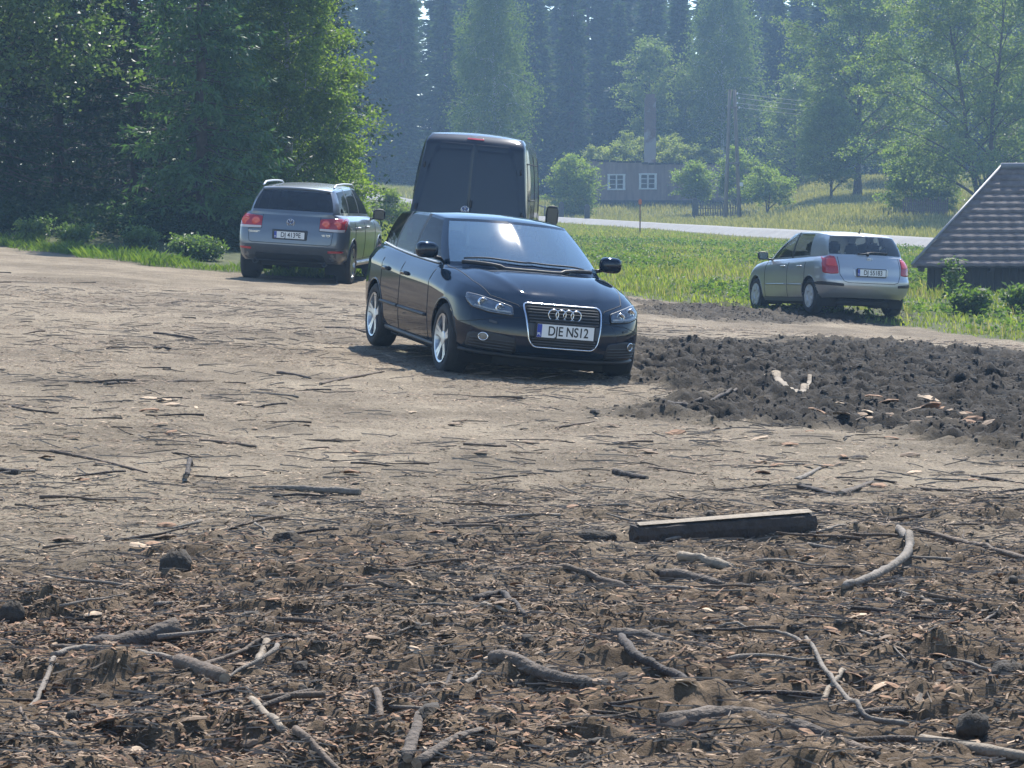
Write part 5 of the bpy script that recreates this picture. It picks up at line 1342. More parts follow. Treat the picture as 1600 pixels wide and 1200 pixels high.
HY = 181.0; SC = HY / FPX
def hx(px): return (px - 800) * SC
def hz(py): return CAMZ - (py - 300) * SC
house = empty('ruined_house', (hx(1050), HY, hz(319))); tag(house, 'roofless ruined house with grey plank walls, white windows and one tall chimney', 'house')
ox, oz = hx(1050), hz(319)
def HX(px): return hx(px) - ox
def HZ(py): return hz(py) - oz
x0, x1 = HX(922), HX(1182); zt = HZ(255); D = 7.5
wins = [(950, 975, 272, 297), (999, 1024, 271, 296), (1080, 1102, 272, 293), (1128, 1150, 272, 294)]
# front wall: a grid of panels around the openings, broken top edge
mb = MB(); xsW = sorted({x0, x1, *[HX(a) for w in wins for a in w[:2]]})
def topz(x): return zt + .14 * (vnoise(np.array([x * 1.3]), np.array([3.3]), 4)[0] - .5) * 2 + (.12 if x < HX(1000) else 0)
def panel(xa, xb, za, zb_f, y=0, th=.22):
    n = max(2, int((xb - xa) / .25)); 
    for i in range(n):
        a, b_ = lerp(xa, xb, i / n), lerp(xa, xb, (i + 1) / n); ta, tb = zb_f(a), zb_f(b_)
        vs = [(a, y, za), (b_, y, za), (b_, y, tb), (a, y, ta), (a, y + th, za), (b_, y + th, za), (b_, y + th, tb), (a, y + th, ta)]
        mb.add(vs, [(0, 1, 2, 3), (5, 4, 7, 6), (3, 2, 6, 7), (4, 5, 1, 0), (4, 0, 3, 7), (1, 5, 6, 2)])
for a, b_ in zip(xsW[:-1], xsW[1:]):
    w = [w for w in wins if abs(HX(w[0]) - a) < 1e-6]
    if w:
        panel(a, b_, -.6, lambda x: HZ(w[0][3])); panel(a, b_, HZ(w[0][2]), topz)
    else: panel(a, b_, -.6, topz)
# side and back walls
for xx in (x0, x1 - .22): mb.box((xx + .11, D / 2 + .11, (zt - .6) / 2 - .15), (.22, D - .22, zt + .3))
mb.box(((x0 + x1) / 2, D + .11, (zt - .6) / 2 - .3), (x1 - x0 - .6, .22, zt))
mb.box(((x0 + x1) / 2, 3.4, (zt - .8) / 2 - .3), (.2, 6.2, zt - .6))
wall = mb.build('wall', W['wall'], house, smooth=False, weld=.001)
q = MB()
for i in range(26):
    t = (i + .5) / 26; xx = lerp(x0, x1, t); q.box((xx, .10, topz(xx) + .03), ((x1 - x0) / 26 * .9, .34, .12 + .05 * random.random()), Matrix.Rotation(random.uniform(-.03, .03), 3, 'Y'))
q.build('wall_beam', W['charred'], house, smooth=False)
q = MB(); q.box(((x0 + x1) / 2, -.06, -.1), (x1 - x0 + .2, .5, .8)); q.build('foundation', W['stone'], house, smooth=False)
# chimney
cx = HX(1017); cw = 17.5 * SC; cz0 = -.4; cz1 = HZ(147)
q = MB()
for i in range(30):
    a, b_ = lerp(cz0, cz1, i / 30), lerp(cz0, cz1, (i + 1) / 30); j = .02 * math.sin(i * 2.3)
    w_ = cw * (1 if i < 29 else .8); q.box((cx + j * .5, 2.0, (a + b_) / 2), (w_ + j, w_, (b_ - a) + .0 - .002))
chim = q.build('chimney', None, house, smooth=False)
cm = mat('chimney brick and plaster', (.16, .12, .11), .9, var=.3, bump=.6, bscale=10); nt, N, L = nodes(cm); b = N['Principled BSDF']
tc = N.new('ShaderNodeTexCoord'); bt = N.new('ShaderNodeTexBrick'); bt.inputs['Color1'].default_value = (.17, .10, .085, 1); bt.inputs['Color2'].default_value = (.12, .085, .08, 1); bt.inputs['Mortar'].default_value = (.2, .19, .18, 1); bt.inputs['Scale'].default_value = 4
mp = N.new('ShaderNodeMapping'); mp.inputs['Rotation'].default_value = (math.pi / 2, 0, 0); L.new(tc.outputs['Object'], mp.inputs[0]); L.new(mp.outputs[0], bt.inputs['Vector'])
nz = N.new('ShaderNodeTexNoise'); nz.inputs['Scale'].default_value = 1.1; nz.inputs['Detail'].default_value = 5; L.new(tc.outputs['Object'], nz.inputs['Vector'])
sp = N.new('ShaderNodeSeparateXYZ'); L.new(tc.outputs['Object'], sp.inputs[0])
mr = N.new('ShaderNodeMapRange'); mr.inputs[1].default_value = 6.5; mr.inputs[2].default_value = 5.0; mr.inputs[3].default_value = -.06; mr.inputs[4].default_value = .12; L.new(sp.outputs['Z'], mr.inputs[0])
ad = N.new('ShaderNodeMath'); L.new(nz.outputs['Fac'], ad.inputs[0]); L.new(mr.outputs[0], ad.inputs[1])
gt_ = N.new('ShaderNodeMapRange'); gt_.inputs[1].default_value = .50; gt_.inputs[2].default_value = .62; L.new(ad.outputs[0], gt_.inputs[0])
mx = N.new('ShaderNodeMix'); mx.data_type = 'RGBA'; L.new(gt_.outputs[0], mx.inputs['Factor']); L.new(bt.outputs['Color'], mx.inputs['A']); mx.inputs['B'].default_value = (.27, .26, .25, 1)
L.new(mx.outputs['Result'], b.inputs['Base Color']); chim.data.materials.append(cm)
for i, (a, b_, t, bo) in enumerate(wins):
    xa, xb, za, zb_ = HX(a), HX(b_), HZ(bo), HZ(t); q = MB(); m_ = .11; yy = -.03
    for (cx_, cz_, wx, wz) in (((xa + xb) / 2, za + m_ / 2, xb - xa + .16, m_), ((xa + xb) / 2, zb_ - m_ / 2, xb - xa + .16, m_), (xa + m_ / 2 - .06, (za + zb_) / 2, m_, zb_ - za - 2 * m_), (xb - m_ / 2 + .06, (za + zb_) / 2, m_, zb_ - za - 2 * m_)): q.box((cx_, yy, cz_), (wx, .10, wz))
    if i < 2:
        q.box(((xa + xb) / 2, yy + .01, (za + zb_) / 2), (.11, .08, zb_ - za - 2 * m_))
        for s in (-1, 1):
            for zf in (.36, .66): q.box(((xa + xb) / 2 + s * (xb - xa) * .245, yy + .015, lerp(za, zb_, zf)), ((xb - xa) * .36, .05, .05))
            q.box(((xa + xb) / 2 + s * ((xb - xa) * .5 - .085), yy + .012, (za + zb_) / 2), (.06, .07, zb_ - za - 2 * m_))
    fr_ = q.build('window', W['white'], house, smooth=False)
    if i < 2:
        q = MB(); q.box(((xa + xb) / 2, .06, (za + zb_) / 2), (xb - xa - .1, .012, zb_ - za - .1)); q.build('pane', W['pane'], fr_, smooth=False)

# barn with the tiled roof
BY = 54.0; s_ = BY / FPX
def bx_(px): return (px - 800) * s_
def bz_(py): return CAMZ - (py - 300) * s_
xe, ze = bx_(1424), bz_(416)
run = 2.35; xr = (1561 - 800) / FPX * (BY + run); zr = CAMZ - (263 - 300) / FPX * (BY + run); xR = xe + 11.0
barn = empty('barn', (xe, BY, ze - 2.0)); tag(barn, 'low dark barn under a brown tiled roof at the right edge', 'barn')
bz0 = ze - 2.0
def bp_(x, y, z): return (x - xe, y - BY, z - bz0)
tile = mat('brown clay tiles', (.135, .110, .100), .8, var=.35, vscale=5, bump=.35, bscale=30); 
# corrugated courses: real waves and steps
rows = []; nc = 15; nu = 330
def roof_pt(u, v, h):
    """u along the eave 0..1, v up the slope"""
    a = Vector((xe, BY, ze)).lerp(Vector((xR, BY, ze)), u); c = Vector((xr, BY + run, zr)).lerp(Vector((xR, BY + run, zr)), u)
    n = Vector((0, -(zr - ze), run)).normalized(); return a.lerp(c, v) + n * h
q = MB()
for k in range(nc):
    P = []
    for (v, hb) in ((k / nc, .015), ((k + .5) / nc, .010), ((k + 1.0) / nc, .003)):
        row = []
        for i in range(nu + 1):
            u = i / nu; ww = xR - lerp(xe, xr, v); x_w = lerp(lerp(xe, xr, v), xR, u)
            wav = .009 * math.cos(2 * math.pi * x_w / .30) + .004 * vnoise(np.array([x_w * 3.3 + k * 7]), np.array([k * 1.0]), 3)[0]
            p = roof_pt(u, v, hb + wav); row.append(bp_(*p))
        P.append(row)
    # front lip of the course
    lip_ = [tuple(Vector(p) + Vector((0, .006, -.008))) for p in P[0]]; q.grid([lip_] + P)
back = []
rf_ = q.build('roof', tile, barn, smooth=True)
q = MB(); y2 = BY + 2 * run
q.add([bp_(xr, BY + run, zr), bp_(xR, BY + run, zr), bp_(xR, y2, ze), bp_(xr + 2.1, y2, ze)], [(0, 1, 2, 3)])
q.add([bp_(xe, BY, ze - .03), bp_(xR, BY, ze - .03), bp_(xR, BY + run, zr - .03), bp_(xr, BY + run, zr - .03)], [(3, 2, 1, 0)])
q.build('roof_underside', W['board'], barn, smooth=False)
q = MB(); a, c = Vector(bp_(xe, BY, ze + .05)), Vector(bp_(xr, BY + run, zr + .05)); q.tube([a, c], .034, 6, flat=.8); c2 = Vector(bp_(xR, BY + run, zr + .07)); q.tube([c, c2], .075, 8); q.build('ridge_flashing', W['metal'], barn)
q = MB(); wy = BY + .35; wx0 = xe + .42
n = 60
for i in range(n):
    a = lerp(wx0, xR - .2, i / n); b_ = lerp(wx0, xR - .2, (i + 1) / n) - .012; q.box(((a + b_) / 2 - xe, wy - BY, .75), (b_ - a, .03 + .012 * (i % 2), 2.6))
q.add([bp_(wx0, wy, bz0 - .5), bp_(xr + .3, BY + run, bz0 - .5), bp_(xr + .3, BY + run, zr - .2), bp_(wx0, wy, ze + .2)], [(0, 1, 2, 3)])
q.add([bp_(xr + .3, BY + run, bz0 - .5), bp_(xr + 2.3, y2 - .3, bz0 - .5), bp_(xr + 2.3, y2 - .3, ze), bp_(xr + .3, BY + run, zr - .2)], [(0, 1, 2, 3)])
q.build('wall', W['board'], barn, smooth=False)
q = MB()
for i in range(14): q.box((.25 + i * .8, .17, 1.93), (.09, .36, .10))
q.build('rafter', W['board'], barn, smooth=False)

# double wooden pole with wires
pY = 158.0
p1, p2, ptop = at(1133, 344, pY), at(1156, 343, pY + .3), at(1144, 140, pY)
z1 = float(terrain(p1.x, pY)); pole = empty('utility_pole', (p1.x, pY, z1)); tag(pole, 'leaning pair of wooden poles joined at the top, carrying four wires', 'utility pole')
o_ = Vector((p1.x, pY, z1))
for pa, dx in ((p1, -.05), (p2, .05)):
    q = MB(); a = Vector((pa.x, pa.y, z1 - .2)) - o_; t_ = Vector((ptop.x + dx * 3, ptop.y, ptop.z)) - o_
    q.tube([a, a.lerp(t_, .5), t_], [.15, .125, .10], 10); q.build('pole', W['wood'], pole)
q = MB(); q.box(Vector((ptop.x + .15, pY - .1, at(0, 168, pY).z)) - o_, (.5, .12, .12)); q.box(Vector(((p1.x + p2.x) / 2, pY, at(0, 255, pY).z)) - o_, (.9, .10, .12)); q.build('brace', W['wood'], pole, smooth=False)
sg = MB(); sg.box(Vector((at(1158, 288, pY).x, pY - .16, at(0, 288, pY).z)) - o_, (.22, .02, .26)); sg.build('number_sign', W['ceramic'], pole, smooth=False)
wy_ = [146, 153, 161, 168]
for i, py in enumerate(wy_):
    q = MB(); a = at(1152 + (i % 2) * 3, py, pY) - o_; q.lathe([(.05, -.06), (.065, 0), (.045, .05), (.0001, .08)], 10, 'z', a); q.build('insulator', W['ceramic'], pole)
    far = at(1640, 176 + i * 7.5, 176.0); q = MB(); P = []
    fa = far - o_ + Vector((8, 4, .2))
    for t in np.linspace(0, 1, 30): P.append(a.lerp(fa, t) + Vector((0, 0, -1.15 * 4 * t * (1 - t) * .55)))
    q.tube(P, .016, 5); q.build('wire', W['wire'], pole)

# stone gate posts, paling fences, road marker
def gpost(px, py, top, Y, label, w=.34):
    x = (px - 800) / FPX * Y; z = float(terrain(x, Y)); zt_ = CAMZ - (top - 300) / FPX * Y
    q = MB(); q.box((0, 0, (zt_ - z) / 2 - .1), (w, w, zt_ - z + .2)); q.box((0, 0, zt_ - z + .04), (w * .85, w * .85, .10), None, .7)
    o = q.build('gate_post', W['stone'], smooth=False, bevel=.03); o.location = (x, Y, z); tag(o, label, 'post')
gpost(877, 331, 317, 158, 'squat dark stone post left of the ruin, under the fruit tree')
gpost(917, 336, 321, 150, 'rounded dark stone post nearest the van, beside the road')
gpost(1085, 331, 311, 164, 'dark stone gate post at the left end of the short paling fence', .36)
def paling(pxa, pxb, Y, top, n, label, Yb=None):
    Yb = Yb or Y; xa, xb = (pxa - 800) / FPX * Y, (pxb - 800) / FPX * Yb; za = float(terrain(xa, Y)); h = CAMZ - (top - 300) / FPX * Y - za
    e = empty('paling_fence', (xa, Y, za)); tag(e, label, 'fence'); rr = random.Random(pxa)
    for i in range(n):
        t = i / (n - 1); q = MB(); hh = h * rr.uniform(.82, 1.05); q.box((0, 0, hh / 2), (.085, .03, hh), Matrix.Rotation(rr.uniform(-.06, .06), 3, 'Y')); q.box((0, 0, hh + .03), (.08, .028, .06), None, .3)
        xx, yy = lerp(xa, xb, t), lerp(Y, Yb, t); o = q.build('paling', W['pale'], e, smooth=False); o.location = (xx - xa, yy - Y, float(terrain(xx, yy)) - za)
    for zf in (.3, .72):
        q = MB(); q.tube([(0, .05, h * zf), (xb - xa, Yb - Y + .05, h * zf + float(terrain(xb, Yb)) - za)], .035, 6); q.build('rail', W['pale'], e)
paling(1090, 1148, 165, 318, 16, 'short paling fence in the meadow behind the wooden poles')
paling(1410, 1478, 131, 309, 22, 'long dark paling fence in front of the many-stemmed ash', 129)
q = MB(); Yr = 163
a = at(846, 316, Yr); 
br = empty('broken_fence', (a.x, Yr, float(terrain(a.x, Yr)))); tag(br, 'broken wooden rail on leaning posts right beside the van', 'fence')
for dx, h in ((.2, .95), (1.1, .8)):
    q = MB(); q.tube([(dx, 0, -.1), (dx + .05, 0, h)], .06, 6); q.build('post', W['pale'], br)
q = MB(); q.tube([(-.2, -.06, 1.0), (.6, -.06, .72), (1.35, -.06, .35)], .05, 6); q.build('rail', W['pale'], br)
p = hit(1000, 365); p = Vector((p.x, p.y, float(terrain(p.x, p.y)))); zt_ = CAMZ - (316 - 300) / FPX * p.y
mk_ = empty('marker_post', p); tag(mk_, 'thin rusty marker post with an orange top beside the road', 'post')
q = MB(); q.tube([(0, 0, -.1), (0, 0, zt_ - p.z - .1)], .030, 8); q.build('pole', W['post'], mk_)
q = MB(); q.box((0, 0, zt_ - p.z), (.16, .05, .20)); q.box((0, 0, zt_ - p.z + .13), (.16, .05, .06), None, .3); q.build('top_plate', W['orange'], mk_, smooth=False, bevel=.01)

# log pile left of the van
lend = mat('cut log end', (.42, .30, .21), .8, var=.2, vscale=20); lY = 98.0
k = 0
for row, n in ((0, 5), (1, 4), (2, 2)):
    for i in range(n):
        px = 607 + i * 6.2 + row * 3.2; x = (px - 800) / FPX * lY; z = float(terrain(x, lY)) + .09 + row * .17 + .25
        q = MB(); r = random.uniform(.078, .095); L_ = random.uniform(1.5, 1.9); q.tube([(0, 0, 0), (L_ * .55, -.05, 0), (L_, .02, 0)], [r, r * .97, r * .93], 12, cap=False); o = q.build('log', BK['sprucebark']); o.location = (x, lY + row * .03, z); o.rotation_euler = (0, 0, R(62) + random.uniform(-.12, .12))
        tag(o, ['log at the bottom of the pile left of the van', 'log in the middle layer of the pile left of the van', 'log on top of the pile left of the van'][row], 'log', ['bottom logs of the pile', 'middle logs of the pile', 'top logs of the pile'][row])
        q = MB(); q.lathe([(r * .985, 0), (.0001, -.004)], 12, 'x'); q.lathe([(r * .92, L_), (.0001, L_ + .004)], 12, 'x'); q.build('cut_end', lend, o)
q = MB(); q.box((0, 0, .12), (1.3, 1.2, .28)); o = q.build('log_bearer', BK['sprucebark'], bevel=.05); xx = (622 - 800) / FPX * lY; o.location = (xx + .2, lY + .7, float(terrain(xx, lY)) + .0); tag(o, 'dark timber bearer under the log pile left of the van', 'timber')
# ------------------------------------------------------------------ branches, bark, twigs on the ground
LT = {}
LT['grey'] = mat('weathered grey branch', (.165, .138, .110), .85, var=.35, vscale=22, bump=.5, bscale=60)
LT['brown'] = mat('brown branch', (.105, .075, .052), .85, var=.4, vscale=22, bump=.5, bscale=60)
LT['dark'] = mat('dark wet bark', (.045, .034, .027), .85, var=.45, vscale=18, bump=.8, bscale=40)
LT['pale'] = mat('bare pale wood', (.22, .175, .125), .8, var=.35, vscale=25, bump=.4, bscale=80)
LT['bark'] = mat('cracked bark', (.095, .074, .057), .9, var=.5, vscale=16, bump=1.0, bscale=45)
LT['clod'] = mat('dark clod', (.046, .037, .028), .95, var=.4, vscale=14, bump=.9, bscale=40)
LT['chip'] = mat('bark chip', (.185, .125, .078), .85, island=.8, var=.45, vscale=40)
LT['redchip'] = mat('red brown bark chip', (.21, .115, .062), .85, island=.65, var=.45, vscale=40)
LT['palechip'] = mat('pale wood chip', (.36, .26, .17), .85, island=.5, var=.45, vscale=40)
LT['twig'] = mat('dry twig', (.19, .145, .105), .85, island=.6)
rb = random.Random(17)
def branch(label, pts, r, m='grey', name='branch', r2=None, lift=.55, arch=0, ends=True, flat=1.0, kn=.12, twig=0):
    """a stick lying along ground points seen at photo pixels; r in metres"""
    G_ = [gp(*p) for p in pts]
    # resample smoothly
    t = np.arange(len(G_)); f = [pchip(t, [g[k] for g in G_]) for k in range(3)] if len(G_) > 2 else [(lambda q, a=G_[0][k], b_=G_[1][k]: a + (b_ - a) * q) for k in range(3)]
    n = max(8, int(sum((b_ - a).length for a, b_ in zip(G_[:-1], G_[1:])) / .05)); n = min(n, 44)
    P = []
    for q in np.linspace(0, len(G_) - 1, n):
        p = Vector((float(f[0](q)), float(f[1](q)), 0)); P.append(p)
    zz = np.array([rz(p.x, p.y) for p in P]); ker = max(3, n // 3); z2 = np.convolve(np.pad(zz, ker, mode='edge'), np.ones(2 * ker + 1) / (2 * ker + 1), 'same')[ker:-ker]
    z2 = np.maximum(z2, zz - r * .6)
    r2 = r2 or r * .55; R_ = []
    for i, p in enumerate(P):
        q = i / (n - 1); rr_ = lerp(r, r2, q) * (1 + (rb.random() - .5) * 2 * kn); R_.append(rr_)
        p.z = z2[i] + rr_ * lift + arch * math.sin(math.pi * q); p.x += (rb.random() - .5) * r * .25; p.y += (rb.random() - .5) * r * .25
    if ends and n > 9:
        R_[0] *= .8; R_[-1] *= .75
    c = P[0].copy(); q = MB(); q.tube([p - c for p in P], R_, 12, flat=flat)
    for i in range(len(q.v)):                                    # knots, dents and peeled flats of the bark
        v = Vector(q.v[i]); a = P[min(n - 1, i // 12)] - c; w_ = 1 + (vnoise(np.array([v.x * 60 + v.z * 90]), np.array([v.y * 60 + i % 12]), 5)[0] - .5) * .26 + (vnoise(np.array([v.x * 14]), np.array([v.y * 14 + (i % 12) * .6]), 6)[0] - .5) * .16
        q.v[i] = tuple(a + (v - a) * w_)
    for k in range(twig):
        i = rb.randrange(n // 4, n - 2); a = P[i] - c; d = (P[i + 1] - P[i]).normalized(); s = Vector((-d.y, d.x, rb.uniform(-.1, .5))) * rb.choice((-1, 1)); L_ = rb.uniform(.08, .25)
        q.tube([a, a + (d + s * .8) * L_ * .5, a + (d + s * .5) * L_ + Vector((0, 0, -.02))], [R_[i] * .5, R_[i] * .35, .002], 6)
    o = q.build(name, LT[m]); o.location = c; tag(o, label, {'branch': 'branch', 'log': 'log', 'stick': 'stick', 'root': 'root', 'bark_piece': 'bark'}.get(name, name))
    if ends and r > .012:
        d0 = (P[0] - P[1]).normalized(); d1 = (P[-1] - P[-2]).normalized()
        for p_, d_, rr_ in ((P[0], d0, R_[0]), (P[-1], d1, R_[-1])):
            e = MB(); a = d_.orthogonal().normalized(); b_ = d_.cross(a); k = 10; base = p_ - c + d_ * .0015
            e.add([base + (a * math.cos(2 * math.pi * j / k) + b_ * math.sin(2 * math.pi * j / k)) * rr_ * .86 for j in range(k)] + [base + d_ * .002], [(j, (j + 1) % k, k) for j in range(k)])
            e.build('broken_end', LT['pale'], o, smooth=False)
    return o
B = branch
# the heavy split log and its neighbours
def split_log():
    a, c = gp(992, 846), gp(1264, 832); d = (c - a); d.z = 0; L_ = d.length; d.normalize(); s = Vector((-d.y, d.x, 0)); q = MB(); n = 26; V = []
    prof = [(-.055, -.03), (-.062, .02), (-.05, .058), (.0, .074), (.05, .066), (.058, .02), (.05, -.03)]
    for i in range(n + 1):
        t = i / n; w = 1 + .10 * math.sin(t * 9) * .5 + .12 * (rb.random() - .5); wt = .82 + .25 * t
        for (y, z) in prof: V.append(d * (L_ * t + (.02 * (rb.random() - .5) if 0 < i < n else .045 * (rb.random() - .5))) + s * y * wt * w + Vector((0, 0, z * wt * (1 + .08 * (rb.random() - .5)))))
    m = len(prof); q.add(V, [(i * m + k, i * m + k + 1, (i + 1) * m + k + 1, (i + 1) * m + k) for i in range(n) for k in range(m - 1)] + [tuple(range(m)), tuple(n * m + k for k in range(m))[::-1]])
    o = q.build('log', LT['dark'], smooth=False); o.location = Vector((a.x, a.y, max(a.z, c.z, rz((a.x + c.x) / 2, (a.y + c.y) / 2)) + .012)); tag(o, 'thickest log on the ground, split flat, its top pale and its side dark', 'log')
    q = MB(); P = [[d * (L_ * t) + s * y * (.82 + .25 * t) + Vector((0, 0, (z + .005) * (.82 + .25 * t) + .004)) for y, z in ((-.04, .064), (0, .075), (.047, .068))] for t in np.linspace(.01, .995, 20)]; q.grid(P); q.build('split_face', LT['pale'], o)
split_log()
B('pale grey bare branch curved like a hook, beyond the end of the split log', [(1404, 836), (1420, 858), (1412, 882), (1385, 902), (1350, 920), (1318, 928)], .021, 'grey', r2=.015, lift=1.0, arch=.03)
B('long thin brown branch just above the hook-shaped pale branch', [(1362, 817), (1440, 830), (1520, 852), (1610, 880)], .010, 'brown', r2=.013, lift=1.0)
B('thin branch reaching from the split log to the hook-shaped branch', [(1262, 852), (1340, 862), (1404, 872)], .011, 'grey', lift=1)
B('thin stick leaning across the front of the split log', [(1040, 848), (1110, 838), (1175, 826)], .008, 'grey', 'stick', lift=3, arch=.02)
B('short stick below the split log', [(1135, 838), (1165, 850), (1200, 861)], .007, 'grey', 'stick', lift=1.2)
B('pale rotten log piece below the split log, left of the bark heap', [(1062, 884), (1100, 889), (1146, 897)], .024, 'pale', 'log', r2=.02)
B('dark flaking log left below the split log', [(1032, 902), (1080, 906), (1130, 918)], .026, 'bark', 'log')
B('flat dark bark strip beside the lower half of the hook-shaped branch', [(1395, 908), (1450, 902), (1508, 892)], .020, 'dark', 'bark_piece', flat=.5)
B('forked pale stick under the flat bark strip', [(1393, 924), (1425, 934), (1462, 948)], .010, 'grey', 'stick', twig=2)
B('straight stick at the right edge under the bark strip', [(1440, 938), (1500, 944), (1560, 944)], .008, 'brown', 'stick')
B('grey twig crossing at the right edge, level with the curved branch foot', [(1520, 968), (1550, 955), (1580, 942)], .006, 'grey', 'stick')
B('bark-covered log half buried in soil, longest of the sunken logs', [(1030, 1130), (1110, 1128), (1200, 1136), (1290, 1152)], .045, 'bark', 'log', lift=.1)
B('long thin sunken root running on from the half buried log', [(1200, 1150), (1300, 1158), (1420, 1160)], .016, 'brown', 'root', lift=.5)
B('pale thick root crossing the bottom corner beside a soil clod', [(1440, 1160), (1500, 1176), (1560, 1190), (1620, 1200)], .019, 'pale', 'root', r2=.014, lift=1)
B('dark stick slanting out of the soil below the half buried log', [(1312, 1160), (1340, 1182), (1372, 1206)], .014, 'brown', 'stick', lift=.9)
B('long thin branch with two bends, crossing a short pale stub', [(1120, 984), (1220, 992), (1262, 1018), (1300, 1070), (1345, 1122), (1420, 1130)], .006, 'grey', r2=.009, lift=1.6, arch=.02)
B('short pale stub crossing the long bent branch', [(1284, 1084), (1302, 1068), (1320, 1054)], .010, 'pale', 'stick', r2=.009, lift=1.4)
B('thin forked twig above the short pale stub', [(1345, 990), (1385, 1012), (1418, 1035)], .005, 'grey', 'stick', lift=1.5, twig=1)
B('lone slanting twig in the soil past the end of the two-bend branch', [(1420, 1085), (1432, 1062), (1450, 1048)], .005, 'grey', 'stick', lift=1.5)
B('dark knotted branch sloping down behind the light brown stick', [(970, 1008), (990, 1034), (1040, 1054), (1100, 1082)], .019, 'dark', r2=.012, lift=.9, arch=.02)
B('light brown stick resting on the dark knotted branch', [(908, 1092), (950, 1078), (998, 1056)], .011, 'bark', 'stick', lift=1.3)
B('curved bark-covered log with a sagging middle', [(768, 1048), (820, 1058), (880, 1078), (940, 1094)], .028, 'bark', 'log', r2=.02, lift=.6)
B('short round log stub in the litter below the long bent branch', [(955, 1000), (1000, 1003), (1044, 1010)], .024, 'bark', 'log', r2=.022, lift=.5)
B('long gently bent brown branch with two side twigs', [(705, 900), (780, 900), (850, 903), (920, 910), (985, 922)], .011, 'brown', r2=.016, lift=1.1, twig=2)
B('thin reddish branch left of the long bent one', [(536, 928), (610, 934), (700, 942)], .008, 'brown', r2=.006, lift=1.3)
B('dark crooked branch bent at a right angle', [(736, 948), (782, 938), (800, 962), (822, 986)], .015, 'dark', r2=.009, lift=1.3)
B('yellowish peeled stick beneath the crooked branch', [(742, 958), (768, 970), (792, 980)], .012, 'pale', 'stick', r2=.008, lift=.9)
B('cracked grey log with rough bark, just above the pale forking branch', [(140, 990), (190, 984), (240, 978), (278, 974)], .032, 'bark', 'log', r2=.036, lift=.7)
B('pale forking branch with two side twigs, below the cracked grey log', [(82, 1032), (125, 1020), (200, 1024), (260, 1036), (360, 1046)], .013, 'grey', r2=.010, lift=1.2, twig=2)
B('brown branch crossing the pale forking one', [(80, 1004), (180, 1016), (280, 1034), (400, 1058), (500, 1062)], .010, 'brown', r2=.005, lift=1.5, twig=3)
B('bare brown branch whose tip lies beside the stubby pale log end', [(300, 1040), (360, 1022), (420, 1005), (480, 1000)], .010, 'brown', r2=.006, lift=1.5)
B('steep pale stick dropping from the end of the forking branch', [(84, 1034), (64, 1068), (44, 1096)], .011, 'grey', 'stick', lift=1.1)
B('short brown cut log with a pale round end, below the pale forking branch', [(280, 1048), (316, 1064), (350, 1078)], .027, 'brown', 'log', r2=.025, lift=.8)
B('stubby pale log end pointing at the viewer', [(402, 1028), (410, 1016), (416, 1008)], .016, 'pale', 'log', r2=.015, lift=1)
B('diagonal pale thick branch below the short brown cut log', [(392, 1106), (420, 1134), (446, 1152)], .013, 'pale', r2=.012, lift=1.2)
B('dark stick continuing the diagonal pale branch to the bottom edge', [(462, 1166), (500, 1186), (540, 1206)], .013, 'brown', 'stick', lift=1)
B('thin curling root in the bottom corner under a steep pale stick', [(32, 1108), (40, 1128), (75, 1134), (130, 1116)], .006, 'brown', 'root', lift=1.4)
B('grey wood slab leaning on the litter at the bottom edge', [(636, 1196), (650, 1160), (664, 1122)], .022, 'bark', 'bark_piece', r2=.010, lift=1.2, flat=.45)
B('brown splintered stake sticking up from the litter', [(596, 1146), (590, 1120), (582, 1094)], .012, 'brown', 'stick', r2=.009, lift=2, arch=.04)
B('wide bark strip at the bottom edge under the leaning slab', [(652, 1200), (700, 1182), (752, 1166)], .020, 'bark', 'bark_piece', r2=.012, lift=1, flat=.6)
B('short dark stick standing against the chips left of the curved log', [(690, 1078), (702, 1058), (710, 1040)], .010, 'dark', 'stick', lift=1.4)
B('slim grey stick right of the standing dark stick', [(722, 1088), (740, 1070), (756, 1056)], .009, 'grey', 'stick', lift=1.3)
# mid ground
B('tapered grey stick on the dirt left of centre, thick at its right end', [(562, 768), (490, 762), (430, 758), (388, 757)], .024, 'grey', 'branch', r2=.005, lift=.8)
B('short brown stick on the dirt left, above the tapered one', [(312, 691), (352, 693), (400, 698)], .014, 'brown', 'stick', r2=.008)
B('long thin branch half sunk in the dirt on the left', [(78, 704), (140, 716), (230, 742)], .010, 'brown', r2=.006)
B('dark short billet on the dirt right of centre', [(960, 739), (985, 746), (1011, 752)], .018, 'dark', 'log', r2=.015)
B('thin stick right of the dark billet', [(1014, 735), (1050, 740), (1086, 746)], .009, 'brown', 'stick')
B('grey forked piece left above the bark slabs', [(1244, 756), (1262, 744), (1282, 733)], .015, 'grey', 'stick', r2=.010)
B('dark bark slab like a shallow roof, left half', [(1250, 763), (1280, 770), (1312, 778)], .026, 'dark', 'bark_piece', flat=.5)
B('dark bark slab like a shallow roof, right half', [(1312, 778), (1340, 768), (1364, 757)], .024, 'bark', 'bark_piece', flat=.6)
B('small dark stick right of the roof-like bark slabs', [(1366, 749), (1384, 750), (1402, 751)], .010, 'dark', 'stick')
B('straight flat stick lying level near the right edge of the dirt', [(1438, 765), (1500, 767), (1552, 769)], .012, 'brown', 'stick')
B('stick at the right edge above the level one', [(1518, 741), (1560, 746), (1600, 751)], .012, 'dark', 'stick')
B('thin stick level with the bark slabs, left of them', [(1098, 768), (1160, 763), (1222, 758)], .008, 'brown', 'stick')
B('small straight stick in the centre of the dirt', [(724, 700), (760, 702), (792, 704)], .011, 'brown', 'stick')
B('black billet cut by the left frame edge', [(-10, 741), (12, 741), (30, 743)], .020, 'dark', 'log', r2=.018)
